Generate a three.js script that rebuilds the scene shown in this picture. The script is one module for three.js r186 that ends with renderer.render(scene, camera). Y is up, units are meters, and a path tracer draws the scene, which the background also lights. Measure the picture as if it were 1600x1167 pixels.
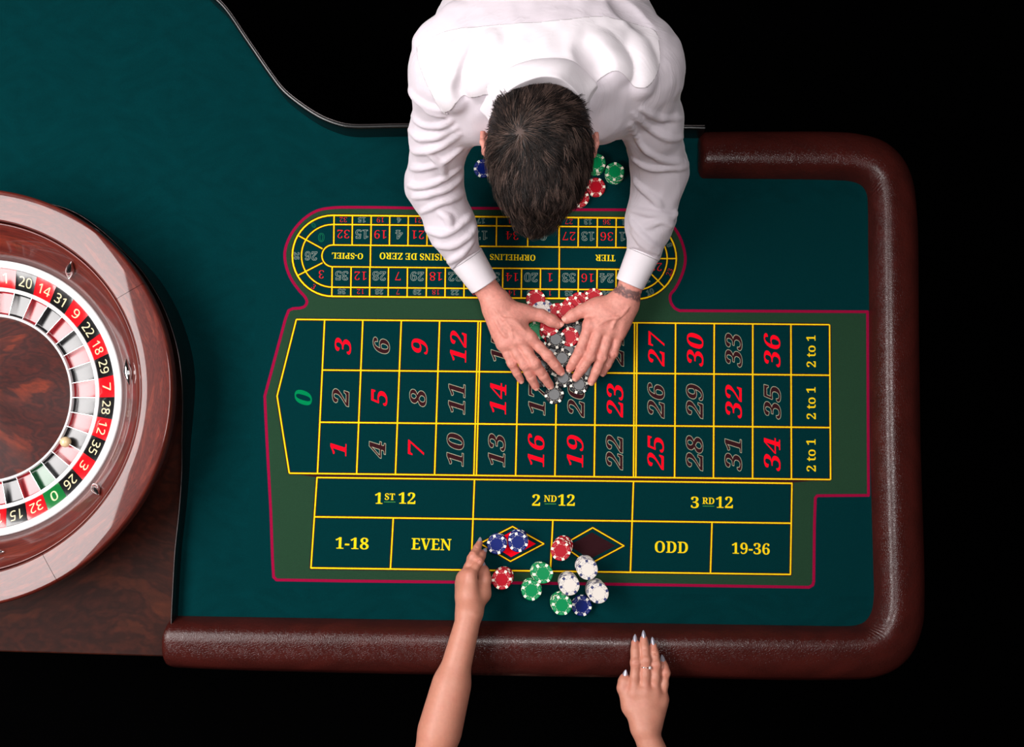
import * as THREE from 'three';
import { RoundedBoxGeometry } from 'three/addons/geometries/RoundedBoxGeometry.js';
import { mergeGeometries } from 'three/addons/utils/BufferGeometryUtils.js';
import { RectAreaLightUniformsLib } from 'three/addons/lights/RectAreaLightUniformsLib.js';
import { ImprovedNoise } from 'three/addons/math/ImprovedNoise.js';

// ------------------------------------------------------------------ camera, light, exposure
const V = (x, y, z) => new THREE.Vector3(x, y, z);
const scene = new THREE.Scene();
scene.background = new THREE.Color(0x000000);
const TABLE = 0.80, DIST = 2.0, FPX = 1560;          // felt height, camera height over the felt, focal length in pixels of a 1600 wide frame
const camera = new THREE.PerspectiveCamera(2 * Math.atan(583.5 / FPX) * 180 / Math.PI, 1600 / 1167, 0.05, 30);
camera.position.set(0, TABLE + DIST, 0);
{
  const M = new THREE.Matrix4().makeRotationZ(-0.01246).multiply(new THREE.Matrix4().makeRotationY(-0.00638)).multiply(new THREE.Matrix4().makeRotationX(-0.08302));
  const B = new THREE.Matrix4().set(1, 0, 0, 0, 0, 0, -1, 0, 0, 1, 0, 0, 0, 0, 0, 1);
  camera.quaternion.setFromRotationMatrix(M.multiply(B).transpose());
  camera.updateMatrixWorld();
}
scene.add(camera);
const renderer = new THREE.WebGLRenderer({ antialias: true });
renderer.toneMapping = THREE.LinearToneMapping;
renderer.toneMappingExposure = 1.0;
renderer.shadowMap.enabled = true;
renderer.shadowMap.type = THREE.PCFSoftShadowMap;
RectAreaLightUniformsLib.init();
const WARM = new THREE.Color(1.0, 0.965, 0.955);
// two photographic softboxes hang over the table: [name label, centre x, height over felt, z, width, depth, aim x, aim z, strength]
const SOFTBOXES = [
  ['tall softbox hanging to the left, beyond the wheel', -1.9, 2.0, -0.1, 2.6, 1.2, -0.9, -0.1, 6.9],
  ['smaller softbox hanging straight above the middle of the table', 0.2, 2.3, -0.2, 1.0, 0.7, 0.15, -0.2, 8.6],
];

// ------------------------------------------------------------------ helpers
let seed = 12345;
const rnd = () => { seed = (seed * 1664525 + 1013904223) >>> 0; return seed / 4294967296; };
const rr = (a, b) => a + (b - a) * rnd();
const noise = new ImprovedNoise();
const N3 = (x, y, z) => noise.noise(x, y, z);
const fbm = (x, y, z, o = 4) => { let s = 0, a = 0.5; for (let i = 0; i < o; i++) { s += a * N3(x, y, z); x *= 2.03; y *= 2.03; z *= 2.03; a *= 0.5; } return s; };
const clamp = (x, a, b) => Math.min(b, Math.max(a, x));
const lerp = (a, b, t) => a + (b - a) * t;
const smooth = (a, b, x) => { const t = clamp((x - a) / (b - a), 0, 1); return t * t * (3 - 2 * t); };
// measured position on the photograph (1600 x 1167) at height h over the felt -> metres in the room
function ray(px, py) { return V((px - 800) / FPX, -(py - 583.5) / FPX, -1).applyQuaternion(camera.quaternion); }
function at(px, py, h = 0) { const d = ray(px, py); return camera.position.clone().addScaledVector(d, (h - DIST) / d.y); }
const names = {};
function numbered(n) { const k = names[n] = (names[n] ?? -1) + 1; return k ? n + '_' + String(k).padStart(3, '0') : n; }
function shadow(o) { o.castShadow = true; o.receiveShadow = true; return o; }
function thing(name, label, category, pos = V(0, 0, 0), group) {
  const o = new THREE.Group(); o.name = numbered(name); o.position.copy(pos); scene.add(o);
  o.userData = { label, category }; if (group) o.userData.group = group; return o;
}
function part(name, geo, mat, parent, label) { const m = shadow(new THREE.Mesh(geo, mat)); m.name = name; if (label) m.userData.label = label; parent.add(m); return m; }
function struct(name, geo, mat) { const m = part(name, geo, mat, scene); m.userData.kind = 'structure'; return m; }
const shift = (g, p) => g.translate(-p.x, -p.y, -p.z);
// a sheet of quads through rows of points
function loft(rows, { closeV = false, us = 1, vs = 1 } = {}) {
  const n = rows.length, m = rows[0].length, pos = [], uv = [], idx = [];
  let len = 0;
  for (let i = 0; i < n; i++) {
    if (i) len += rows[i][m >> 1].distanceTo(rows[i - 1][m >> 1]);
    let w = 0;
    for (let j = 0; j < m; j++) { if (j) w += rows[i][j].distanceTo(rows[i][j - 1]); const p = rows[i][j]; pos.push(p.x, p.y, p.z); uv.push(len * us, w * vs); }
  }
  const J = closeV ? m : m - 1;
  for (let i = 0; i < n - 1; i++) for (let j = 0; j < J; j++) {
    const a = i * m + j, b = i * m + (j + 1) % m, c = a + m, d = (i + 1) * m + (j + 1) % m;
    idx.push(a, b, c, b, d, c);
  }
  const g = new THREE.BufferGeometry();
  g.setAttribute('position', new THREE.Float32BufferAttribute(pos, 3)); g.setAttribute('uv', new THREE.Float32BufferAttribute(uv, 2));
  g.setIndex(idx); g.computeVertexNormals(); return g;
}
function curve(pts, n) { return new THREE.CatmullRomCurve3(pts, false, 'centripetal').getPoints(n); }
function tube(pts, r, seg = 8, n = pts.length * 4) { return new THREE.TubeGeometry(new THREE.CatmullRomCurve3(pts, false, 'centripetal'), n, r, seg, false); }
function planUV(g, s = 1) { const p = g.attributes.position, uv = []; for (let i = 0; i < p.count; i++) uv.push(p.getX(i) * s, (p.getZ(i) + p.getY(i) * 0.7) * s); g.setAttribute('uv', new THREE.Float32BufferAttribute(uv, 2)); return g; }
// prism of a plan outline (world x, z), between two heights
function slab(pts, y0, y1, holes = [], bevel = 0) {
  const sh = new THREE.Shape(pts.map(p => new THREE.Vector2(p.x, -p.z)));
  for (const h of holes) sh.holes.push(new THREE.Path(h.map(p => new THREE.Vector2(p.x, -p.z))));
  const g = new THREE.ExtrudeGeometry(sh, { depth: y1 - y0, bevelEnabled: bevel > 0, bevelSize: bevel, bevelThickness: bevel, bevelSegments: 2, curveSegments: 4 });
  g.rotateX(-Math.PI / 2); g.translate(0, y0, 0); return planUV(g);
}
function lathe(pts, seg = 96, a0 = 0, al = Math.PI * 2) { return new THREE.LatheGeometry(pts.map(p => new THREE.Vector2(p[0], p[1])), seg, a0, al); }
function tint(g, fn) { const p = g.attributes.position, c = []; const n = g.attributes.normal; for (let i = 0; i < p.count; i++) { const k = fn(p.getX(i), p.getY(i), p.getZ(i), n ? n.getX(i) : 0, n ? n.getY(i) : 0, n ? n.getZ(i) : 0); c.push(k[0], k[1], k[2]); } g.setAttribute('color', new THREE.Float32BufferAttribute(c, 3)); return g; }
function dataTex(w, h, fn, { srgb = false, rx = 1, ry = 1 } = {}) {
  const d = new Uint8Array(w * h * 4);
  for (let y = 0; y < h; y++) for (let x = 0; x < w; x++) { const c = fn(x / w, y / h, x, y), i = (y * w + x) * 4; d[i] = clamp(c[0], 0, 255); d[i + 1] = clamp(c[1], 0, 255); d[i + 2] = clamp(c[2], 0, 255); d[i + 3] = 255; }
  const t = new THREE.DataTexture(d, w, h, THREE.RGBAFormat); t.wrapS = t.wrapT = THREE.RepeatWrapping; t.magFilter = THREE.LinearFilter; t.minFilter = THREE.LinearMipmapLinearFilter; t.generateMipmaps = true;
  if (srgb) t.colorSpace = THREE.SRGBColorSpace; t.repeat.set(rx, ry); t.needsUpdate = true; return t;
}
// noise that tiles: sampled on a torus
const TN = (u, v, f, s = 0, o = 4) => { const a = u * 2 * Math.PI, b = v * 2 * Math.PI, R = f / 6.283; return fbm(R * Math.cos(a) + s, R * Math.sin(a) + R * Math.cos(b) * 1.7 + s, R * Math.sin(b) * 1.7 + s, o); };

// ------------------------------------------------------------------ distance fields for bodies and cloth
class Field {
  constructor() { this.p = []; }
  add(f, lo, hi, k = 0.01, op = 1) { this.p.push({ f, lo, hi, k, op }); return this; }
  // tapered capsule; s < 1 flattens it along n
  cap(a, b, r1, r2, k = 0.01, op = 1, n = null, s = 1) {
    const ab = b.clone().sub(a), L = Math.max(1e-9, ab.lengthSq()), R = Math.max(r1, r2) + 0.001;
    const lo = V(Math.min(a.x, b.x) - R, Math.min(a.y, b.y) - R, Math.min(a.z, b.z) - R), hi = V(Math.max(a.x, b.x) + R, Math.max(a.y, b.y) + R, Math.max(a.z, b.z) + R);
    const m = Math.min(1, s);
    return this.add((x, y, z) => {
      let qx = x - a.x, qy = y - a.y, qz = z - a.z;
      const t = clamp((qx * ab.x + qy * ab.y + qz * ab.z) / L, 0, 1);
      qx -= ab.x * t; qy -= ab.y * t; qz -= ab.z * t;
      if (n) { const d = (qx * n.x + qy * n.y + qz * n.z), e = d / s - d; qx += n.x * e; qy += n.y * e; qz += n.z * e; }
      return (Math.sqrt(qx * qx + qy * qy + qz * qz) - (r1 + (r2 - r1) * t)) * m;
    }, lo, hi, k, op);
  }
  // ellipsoid with axes given by unit vectors
  ell(c, ax, ay, az, rx, ry, rz, k = 0.01, op = 1) {
    const R = Math.max(rx, ry, rz), m = Math.min(rx, ry, rz);
    return this.add((x, y, z) => {
      const dx = x - c.x, dy = y - c.y, dz = z - c.z;
      const a = (dx * ax.x + dy * ax.y + dz * ax.z) / rx, b = (dx * ay.x + dy * ay.y + dz * ay.z) / ry, e = (dx * az.x + dy * az.y + dz * az.z) / rz;
      const q = Math.sqrt(a * a + b * b + e * e); if (q < 1e-6) return -m;
      const a2 = a / rx, b2 = b / ry, e2 = e / rz; return q * (q - 1) / Math.max(1e-6, Math.sqrt(a2 * a2 + b2 * b2 + e2 * e2));
    }, V(c.x - R, c.y - R, c.z - R), V(c.x + R, c.y + R, c.z + R), k, op);
  }
  chain(pts, rs, k = 0.006, op = 1) { for (let i = 0; i < pts.length - 1; i++) this.cap(pts[i], pts[i + 1], rs[i] ?? rs.at(-1), rs[i + 1] ?? rs.at(-1), k, op); return this; }
  static mix(a, b, k, op) {
    if (op > 0) { const h = Math.max(k - Math.abs(a - b), 0) / k; return Math.min(a, b) - h * h * k * 0.25; }
    const c = -b, h = Math.max(k - Math.abs(a - c), 0) / k; return Math.max(a, c) + h * h * k * 0.25;
  }
  val(x, y, z) { let d = 10; for (const q of this.p) { const e = q.k + 0.05; if (x < q.lo.x - e || y < q.lo.y - e || z < q.lo.z - e || x > q.hi.x + e || y > q.hi.y + e || z > q.hi.z + e) { if (q.op > 0 && d > 9) d = 0.05 < d ? Math.min(d, 9) : d; continue; } d = Field.mix(d, q.f(x, y, z), q.k, q.op); } return d; }
  // first hit of a ray of the photograph, or straight down from (x, z)
  cast(o, d, t0 = 0, t1 = 4) { let t = t0; for (let i = 0; i < 400; i++) { const x = o.x + d.x * t, y = o.y + d.y * t, z = o.z + d.z * t, v = this.val(x, y, z); if (v < 0.0006) return V(x, y, z); t += Math.max(0.0008, Math.min(v * 0.7, 0.03)); if (t > t1) return null; } return null; }
  hit(px, py) { const d = ray(px, py).normalize(); return this.cast(camera.position, d, 1.0, 3.2); }
  grad(p) { const e = 0.002; return V(this.val(p.x + e, p.y, p.z) - this.val(p.x - e, p.y, p.z), this.val(p.x, p.y + e, p.z) - this.val(p.x, p.y - e, p.z), this.val(p.x, p.y, p.z + e) - this.val(p.x, p.y, p.z - e)).normalize(); }
  // surface nets; clip(x,y,z) > 0 is cut away
  mesh(c, clip = null, warp = null) {
    const lo = V(1e9, 1e9, 1e9), hi = V(-1e9, -1e9, -1e9);
    for (const q of this.p) if (q.op > 0) { lo.min(q.lo); hi.max(q.hi); }
    lo.subScalar(3 * c); hi.addScalar(3 * c);
    const nx = Math.ceil((hi.x - lo.x) / c) + 1, ny = Math.ceil((hi.y - lo.y) / c) + 1, nz = Math.ceil((hi.z - lo.z) / c) + 1;
    const F = new Float32Array(nx * ny * nz).fill(1), sx = 1, sy = nx, sz = nx * ny;
    for (const q of this.p) {
      const e = q.k + 2.5 * c;
      const i0 = Math.max(0, Math.floor((q.lo.x - e - lo.x) / c)), i1 = Math.min(nx - 1, Math.ceil((q.hi.x + e - lo.x) / c));
      const j0 = Math.max(0, Math.floor((q.lo.y - e - lo.y) / c)), j1 = Math.min(ny - 1, Math.ceil((q.hi.y + e - lo.y) / c));
      const k0 = Math.max(0, Math.floor((q.lo.z - e - lo.z) / c)), k1 = Math.min(nz - 1, Math.ceil((q.hi.z + e - lo.z) / c));
      for (let k = k0; k <= k1; k++) for (let j = j0; j <= j1; j++) for (let i = i0; i <= i1; i++) { const id = i + j * sy + k * sz; F[id] = Field.mix(F[id], q.f(lo.x + i * c, lo.y + j * c, lo.z + k * c), q.k, q.op); }
    }
    if (warp || clip) for (let k = 0; k < nz; k++) for (let j = 0; j < ny; j++) for (let i = 0; i < nx; i++) {
      const id = i + j * sy + k * sz; if (Math.abs(F[id]) > 4 * c && !(clip && F[id] < 0)) continue;
      const x = lo.x + i * c, y = lo.y + j * c, z = lo.z + k * c;
      if (warp) F[id] -= warp(x, y, z); if (clip) F[id] = Math.max(F[id], clip(x, y, z));
    }
    const vid = new Int32Array(nx * ny * nz).fill(-1), pos = [], idx = [];
    const cs = [0, sx, sy, sx + sy, sz, sx + sz, sy + sz, sx + sy + sz], E = [[0, 1], [2, 3], [4, 5], [6, 7], [0, 2], [1, 3], [4, 6], [5, 7], [0, 4], [1, 5], [2, 6], [3, 7]];
    for (let k = 0; k < nz - 1; k++) for (let j = 0; j < ny - 1; j++) for (let i = 0; i < nx - 1; i++) {
      const id = i + j * sy + k * sz; let m = 0; for (let t = 0; t < 8; t++) if (F[id + cs[t]] < 0) m |= 1 << t;
      if (m === 0 || m === 255) continue;
      let X = 0, Y = 0, Z = 0, n = 0;
      for (const [a, b] of E) { if (((m >> a) & 1) === ((m >> b) & 1)) continue; const fa = F[id + cs[a]], fb = F[id + cs[b]], t = fa / (fa - fb); X += (a & 1) + ((b & 1) - (a & 1)) * t; Y += ((a >> 1) & 1) + (((b >> 1) & 1) - ((a >> 1) & 1)) * t; Z += (a >> 2) + ((b >> 2) - (a >> 2)) * t; n++; }
      vid[id] = pos.length / 3; pos.push(lo.x + (i + X / n) * c, lo.y + (j + Y / n) * c, lo.z + (k + Z / n) * c);
    }
    const quad = (a, b, d, e, flip) => { if (a < 0 || b < 0 || d < 0 || e < 0) return; if (flip) idx.push(a, d, b, a, e, d); else idx.push(a, b, d, a, d, e); };
    for (let k = 1; k < nz - 1; k++) for (let j = 1; j < ny - 1; j++) for (let i = 1; i < nx - 1; i++) {
      const id = i + j * sy + k * sz, f = F[id] < 0;
      if (f !== F[id + sx] < 0) quad(vid[id - sy - sz], vid[id - sz], vid[id], vid[id - sy], !f);
      if (f !== F[id + sy] < 0) quad(vid[id - sx - sz], vid[id - sx], vid[id], vid[id - sz], !f);
      if (f !== F[id + sz] < 0) quad(vid[id - sx - sy], vid[id - sy], vid[id], vid[id - sx], !f);
    }
    const g = new THREE.BufferGeometry(); g.setAttribute('position', new THREE.Float32BufferAttribute(pos, 3)); g.setIndex(idx); g.computeVertexNormals(); return planUV(g);
  }
}

// ------------------------------------------------------------------ materials
const std = (o) => new THREE.MeshStandardMaterial(o), phy = (o) => new THREE.MeshPhysicalMaterial(o);
const FELT = [0, 43, 46], FIELD = [33, 60, 42];
const feltBump = dataTex(512, 512, (u, v) => { const n = 128 + 90 * (rnd() - 0.5) + 60 * TN(u, v, 60, 3, 2); return [n, n, n]; });
const feltMap = dataTex(512, 512, (u, v) => { const n = 1 + 0.16 * (rnd() - 0.5) + 0.14 * TN(u, v, 9, 7, 4); return [FELT[0] * n, FELT[1] * n, FELT[2] * n]; }, { srgb: true, rx: 3.2, ry: 3.2 });
const fb = feltBump.clone(); fb.repeat.set(3.2, 3.2); fb.needsUpdate = true;
const M = {
  felt: phy({ map: feltMap, bumpMap: fb, bumpScale: 0.0005, roughness: 1, specularIntensity: 0.08 }),
  blackLacquer: phy({ color: 0x050506, roughness: 0.35, clearcoat: 0.5, clearcoatRoughness: 0.2 }),
  blackWood: std({ color: 0x0a0808, roughness: 0.6 }),
  edgeGrey: std({ color: 0x4e4848, roughness: 0.3, metalness: 0.9 }),  // glossy grey of the thin line drawn along the lips' upper edge
  chrome: std({ color: 0xe8e6e6, roughness: 0.12, metalness: 1 }),
  whiteMetal: phy({ color: 0xe4e1e2, roughness: 0.35, clearcoat: 0.4 }),
  ivory: phy({ color: 0xd9bf94, roughness: 0.35, clearcoat: 0.6 }),
};
// mahogany: figured grain that runs in bands, with flames
const woodTex = (A, B, C, s) => dataTex(1024, 1024, (u, v) => {
  const w = TN(u, v, 5, s, 5), g = TN(u, v, 30, s + 9, 3), f = Math.sin((v * 9 + w * 5) * 6.283) * 0.5 + 0.5, h = clamp(0.5 + w * 1.3, 0, 1);
  const fine = 1 + 0.16 * (rnd() - 0.5) + 0.35 * g;
  return [0, 1, 2].map(i => lerp(lerp(A[i], B[i], f * 0.65), C[i], smooth(0.55, 0.9, h) * 0.7) * fine);
}, { srgb: true });
const rimMap = woodTex([92, 32, 24], [70, 20, 16], [120, 48, 32], 2); rimMap.repeat.set(2.2, 2.2);
const coneMap = woodTex([66, 18, 10], [38, 9, 7], [126, 44, 14], 11); coneMap.repeat.set(2.6, 2.6);
const boardMap = woodTex([50, 19, 11], [32, 12, 8], [72, 31, 16], 23); boardMap.repeat.set(1.6, 1.6);
M.rim = phy({ map: rimMap, roughness: 0.4, specularIntensity: 0.4, clearcoat: 0.85, clearcoatRoughness: 0.04 });
M.cone = phy({ map: coneMap, roughness: 0.45, specularIntensity: 0.5, clearcoat: 0.15, clearcoatRoughness: 0.2 });
M.board = phy({ map: boardMap, roughness: 0.5, specularIntensity: 0.14 });
const leatherBump = dataTex(512, 512, (() => {
  const pts = []; for (let i = 0; i < 900; i++) pts.push([rnd(), rnd()]); const G = 24, cell = {};
  pts.forEach(p => { const k = Math.floor(p[0] * G) + ',' + Math.floor(p[1] * G); (cell[k] ??= []).push(p); });
  return (u, v) => {
    let a = 9, b = 9; const ci = Math.floor(u * G), cj = Math.floor(v * G);
    for (let i = -1; i <= 1; i++) for (let j = -1; j <= 1; j++) for (const p of cell[((ci + i + G) % G) + ',' + ((cj + j + G) % G)] ?? []) { let dx = Math.abs(p[0] - u), dy = Math.abs(p[1] - v); dx = Math.min(dx, 1 - dx); dy = Math.min(dy, 1 - dy); const d = Math.hypot(dx, dy); if (d < a) { b = a; a = d; } else if (d < b) b = d; }
    const e = smooth(0, 0.012, b - a), n = 60 + 150 * e + 60 * TN(u, v, 12, 5, 3); return [n, n, n];
  };
})());
leatherBump.repeat.set(11, 11);
const leatherMap = dataTex(512, 512, (u, v) => { const n = 1 + 0.34 * TN(u, v, 7, 31, 4) + 0.1 * (rnd() - 0.5); return [60 * n, 20 * n, 16 * n]; }, { srgb: true, rx: 2, ry: 2 });
M.leather = phy({ map: leatherMap, bumpMap: leatherBump, bumpScale: 0.00035, roughness: 0.27, specularIntensity: 1 });

// ------------------------------------------------------------------ the room: dark, windowless, seen only as blackness round the table
const dark = phy({ color: new THREE.Color(0.0008, 0.0008, 0.0009), roughness: 1, specularIntensity: 0 }), darkWall = std({ color: new THREE.Color(0.012, 0.012, 0.013), roughness: 1 });
{
  const W = 5.6, D = 5.2, H = 3.7, t = 0.15, box = (w, h, d, x, y, z) => new THREE.BoxGeometry(w, h, d).translate(x, y, z);
  struct('floor', box(W + 2 * t, t, D + 2 * t, 0, -t / 2, 0), dark);
  struct('ceiling', box(W + 2 * t, t, D + 2 * t, 0, H + t / 2, 0), darkWall);
  struct('wall_left', box(t, H, D, -W / 2 - t / 2, H / 2, 0), darkWall); struct('wall_right', box(t, H, D, W / 2 + t / 2, H / 2, 0), darkWall);
  struct('wall_back', box(W + 2 * t, H, t, 0, H / 2, -D / 2 - t / 2), darkWall); struct('wall_front', box(W + 2 * t, H, t, 0, H / 2, D / 2 + t / 2), darkWall);
  for (const [label, x, h, z, w, d, ax, az, strength] of SOFTBOXES) {
    const y = TABLE + h, o = thing('softbox', label, 'softbox', V(x, y, z));
    o.lookAt(V(ax, TABLE, az));                                     // +z of the group points at the table
    const s = new THREE.Shape([[-w / 2, -d / 2], [w / 2, -d / 2], [w / 2, d / 2], [-w / 2, d / 2]].map(p => new THREE.Vector2(...p)));
    part('diffuser', new THREE.BoxGeometry(w, d, 0.004), std({ color: 0xffffff, emissive: WARM, emissiveIntensity: strength * 0.55, roughness: 1 }), o, 'glowing white diffuser cloth');
    const ring = []; const f = (a, b, c) => ring.push(new THREE.BoxGeometry(a, b, 0.03).translate(...c));
    f(w + 0.04, 0.02, [0, d / 2 + 0.01, 0]); f(w + 0.04, 0.02, [0, -d / 2 - 0.01, 0]); f(0.02, d, [w / 2 + 0.01, 0, 0]); f(0.02, d, [-w / 2 - 0.01, 0, 0]);
    part('frame', mergeGeometries(ring), M.blackWood, o);
    const hood = new THREE.CylinderGeometry(0.09, Math.SQRT1_2 * 1.0, 0.26, 4, 1, true).rotateY(Math.PI / 4).rotateX(-Math.PI / 2).scale(w, d, 1).translate(0, 0, -0.15);
    part('hood', hood, std({ color: 0x0b0b0b, roughness: 0.9, side: THREE.DoubleSide }), o);
    part('lamp_head', new THREE.CylinderGeometry(0.06, 0.06, 0.16, 24).rotateX(Math.PI / 2).translate(0, 0, -0.33), M.blackLacquer, o);
    const L = new THREE.RectAreaLight(WARM, strength, w, d); L.name = 'softbox_light'; L.position.set(0, 0, 0.012); L.rotation.y = Math.PI; o.add(L);
    const top = new THREE.Vector3(0, 0, -0.33); o.updateMatrixWorld(); const wp = o.localToWorld(top.clone());
    const rod = new THREE.CylinderGeometry(0.012, 0.012, 3.7 - wp.y, 12).translate(wp.x, (3.7 + wp.y) / 2, wp.z);
    rod.applyMatrix4(o.matrixWorld.clone().invert()); part('hanging_rod', rod, M.blackWood, o);
  }
}

// ------------------------------------------------------------------ printed layout
const LX0 = at(405, 315).x, LX1 = at(1366, 600).x, LZ0 = at(800, 312).z, LZ1 = at(800, 924).z;
const CW = 2048, CS = CW / (LX1 - LX0), CH = Math.round((LZ1 - LZ0) * CS);
function layoutTexture() {
  const cv = document.createElement('canvas'); cv.width = CW; cv.height = CH; const c = cv.getContext('2d');
  const P = (x, y) => { const p = at(x, y); return [(p.x - LX0) * CS, (p.z - LZ0) * CS]; };
  const K = CS / 780;
  const css = (a) => `rgb(${a.join(',')})`;
  const YEL = 'rgb(255,205,20)', DK = 'rgb(48,20,24)', MAG = 'rgb(140,10,52)', RED = 'rgb(255,8,32)', F = css(FELT);
  const path = (pts, close) => { c.beginPath(); pts.forEach((p, i) => { const q = P(...p); i ? c.lineTo(...q) : c.moveTo(...q); }); if (close) c.closePath(); };
  const spl = (pts) => new THREE.CatmullRomCurve3(pts.map(p => V(p[0], p[1], 0)), false, 'centripetal').getPoints(pts.length * 8).map(p => [p.x, p.y]);
  c.fillStyle = F; c.fillRect(0, 0, CW, CH); c.lineJoin = 'round'; c.lineCap = 'butt';
  const tl = spl([[800, 325.5], [650, 325], [568.8, 323.8], [515.6, 325], [494, 329.8], [473, 343.6], [455, 366], [445.5, 391], [446, 410.5], [454, 434], [466.8, 453], [477, 464.7], [479.5, 472], [476, 478.5], [470, 481], [458, 482]]);
  const lft = [[451, 485], [446, 498], [413.7, 619], [416, 669], [418.75, 720], [423, 796.6], [425.75, 873], [427.5, 901.5], [432, 906]];
  const bot = [[541, 907.7], [712, 909.5], [980, 913], [1264, 917.5], [1270, 914], [1271.5, 908], [1272.5, 820], [1274, 778], [1277, 774.5], [1357, 774]];
  const rt = [[1355.5, 487], [1062, 485.4]];
  const tr = spl([[1062, 485.4], [1054.6, 481.6], [1049, 474], [1047, 466.5], [1048, 459.8], [1055, 450.8], [1066, 428], [1070.8, 405.8], [1067, 383], [1057, 360.8], [1038, 339], [1010, 329], [985, 328], [897.5, 327.5], [800, 325.5]]);
  path([...tl, ...lft, ...bot, ...rt, ...tr], true); c.fillStyle = css(FIELD); c.fill(); c.strokeStyle = MAG; c.lineWidth = 4.6 * K; c.stroke();
  // racetrack
  const stad = (x0, y0, x1, y1, r) => { const o = []; for (let i = 0; i <= 24; i++) { const a = Math.PI / 2 + Math.PI * i / 24; o.push([x0 + r * Math.cos(a), y0 - r * Math.sin(a) * -1]); } for (let i = 0; i <= 24; i++) { const a = -Math.PI / 2 + Math.PI * i / 24; o.push([x1 + r * Math.cos(a), y1 + r * Math.sin(a)]); } return o; };
  const C0 = [520, 399.7], C1 = [993.5, 404];
  const lines = [];
  const S1 = stad(...C0, ...C1, 63.3), S2 = stad(...C0, ...C1, 49), S3 = stad(...C0, ...C1, 17);
  const ln = (pts, w = 2.9, close = false) => lines.push([pts, w, close]);
  path(S1, true); c.fillStyle = F; c.fill();
  ln(S1, 3.2, true); ln(S2, 2.6, true); ln(S3, 2.6, true);
  const yt = (x, k) => lerp([336.5, 351, 382.5][k], [341, 355, 387][k], (x - 520) / 473), yb = (x, k) => lerp([463, 448.5, 416.5][k], [467, 453, 421][k], (x - 520) / 473);
  const tops = [522, 550.7, 580, 609, 638, 667.6, 697, 727, 776, 825, 873.9, 903.8, 933.5, 962.8, 992.5], bots = [519, 548.6, 578, 607, 636.7, 666.5, 695.8, 725.4, 755.5, 785.7, 815, 844.6, 874, 903.8, 933, 962.8, 992];
  const cy = (x) => lerp(C0[1], C1[1], (x - 520) / 473);
  for (const x of tops) ln([[x, cy(x) - 63], [x - 0.6, cy(x) - 17]], 2.6);
  for (const x of bots) ln([[x, cy(x) + 17], [x - 0.6, cy(x) + 63]], 2.6);
  ln([[466.8, 368.4], [504, 388.8]], 2.6); ln([[464.6, 430.7], [504, 410.5]], 2.6);
  for (const a of [-45, 0, 45]) { const t = a * Math.PI / 180; ln([[C1[0] + 17 * Math.cos(t), C1[1] + 17 * Math.sin(t)], [C1[0] + 63 * Math.cos(t), C1[1] + 63 * Math.sin(t)]], 2.6); }
  for (const x of [579, 727, 874]) ln([[x, cy(x) - 17], [x - 0.4, cy(x) + 17]], 2.6);
  // number grid
  const T = [507.2, 566.9, 627, 686.9, 747.1, 751, 811.2, 871.3, 931.5, 991.6, 995.4, 1055.6, 1116, 1176.2, 1235.8, 1296.2], Bt = [496, 557.2, 617.8, 679, 740.4, 744.3, 805.6, 867, 928.4, 989.8, 993.4, 1054, 1114.7, 1175.9, 1236.6, 1297.8];
  const rowY = (x, k) => [499.3, 578.1, 659.7, 739.7][k] + (x - 505) * [0.0101, 0.0103, 0.0105, 0.0121][k];
  const gx = (i, k) => lerp(T[i], Bt[i], [0, 0.3285, 0.667, 1][k]);
  path([[463, 499], [T[15], rowY(T[15], 0)], [Bt[15], rowY(Bt[15], 3)], [452, 739.3], [432.9, 618.7]], true); c.fillStyle = F; c.fill();
  path([[450, 739], [1298, 749], [1237, 754], [497, 746]], true); c.fillStyle = DK; c.fill();
  for (let i = 0; i < 16; i++) ln([[T[i], rowY(T[i], 0)], [Bt[i], rowY(Bt[i], 3)]]);
  ln([[463, 499], [T[15], rowY(T[15], 0)]]); ln([[452, 739.3], [Bt[15], rowY(Bt[15], 3)]]); ln([[463, 499], [432.9, 618.7], [452, 739.3]]);
  for (const k of [1, 2]) ln([[gx(0, k), rowY(gx(0, k), k)], [gx(15, k), rowY(gx(15, k), k)]]);
  // outside bets
  path([[495.3, 746], [1237.4, 755], [1235, 897.5], [485.8, 887.3]], true); c.fillStyle = F; c.fill();
  ln([[495.3, 746], [1237.4, 755], [1235, 897.5], [485.8, 887.3]], 2.9, true); ln([[491.5, 807.5], [1236.2, 817.5]]);
  ln([[741.4, 748.6], [736, 890.5]]); ln([[989.8, 752], [985, 894]]); ln([[614.5, 809], [610, 889]]); ln([[863.8, 812.4], [860, 892.2]]); ln([[1112.5, 815.6], [1110, 895.8]]);
  ln([[800.8, 822.6], [849.7, 849.6], [797.5, 877], [750, 849]], 2.4, true); ln([[926, 824.4], [974.8, 852.7], [921, 881.5], [878, 852]], 2.4, true);
  for (const [p, w, cl] of lines) { path(p, cl); c.strokeStyle = DK; c.lineWidth = (w + 2.0) * K; c.stroke(); }
  for (const [p, w, cl] of lines) { path(p, cl); c.strokeStyle = YEL; c.lineWidth = w * 0.8 * K; c.stroke(); }
  path([[801, 829.5], [837.5, 849.7], [798.5, 870.5], [763, 849]], true); c.fillStyle = RED; c.fill();
  path([[925, 831.5], [962, 852.7], [921, 874], [889, 852]], true); c.fillStyle = 'rgb(44,20,24)'; c.fill();
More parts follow.
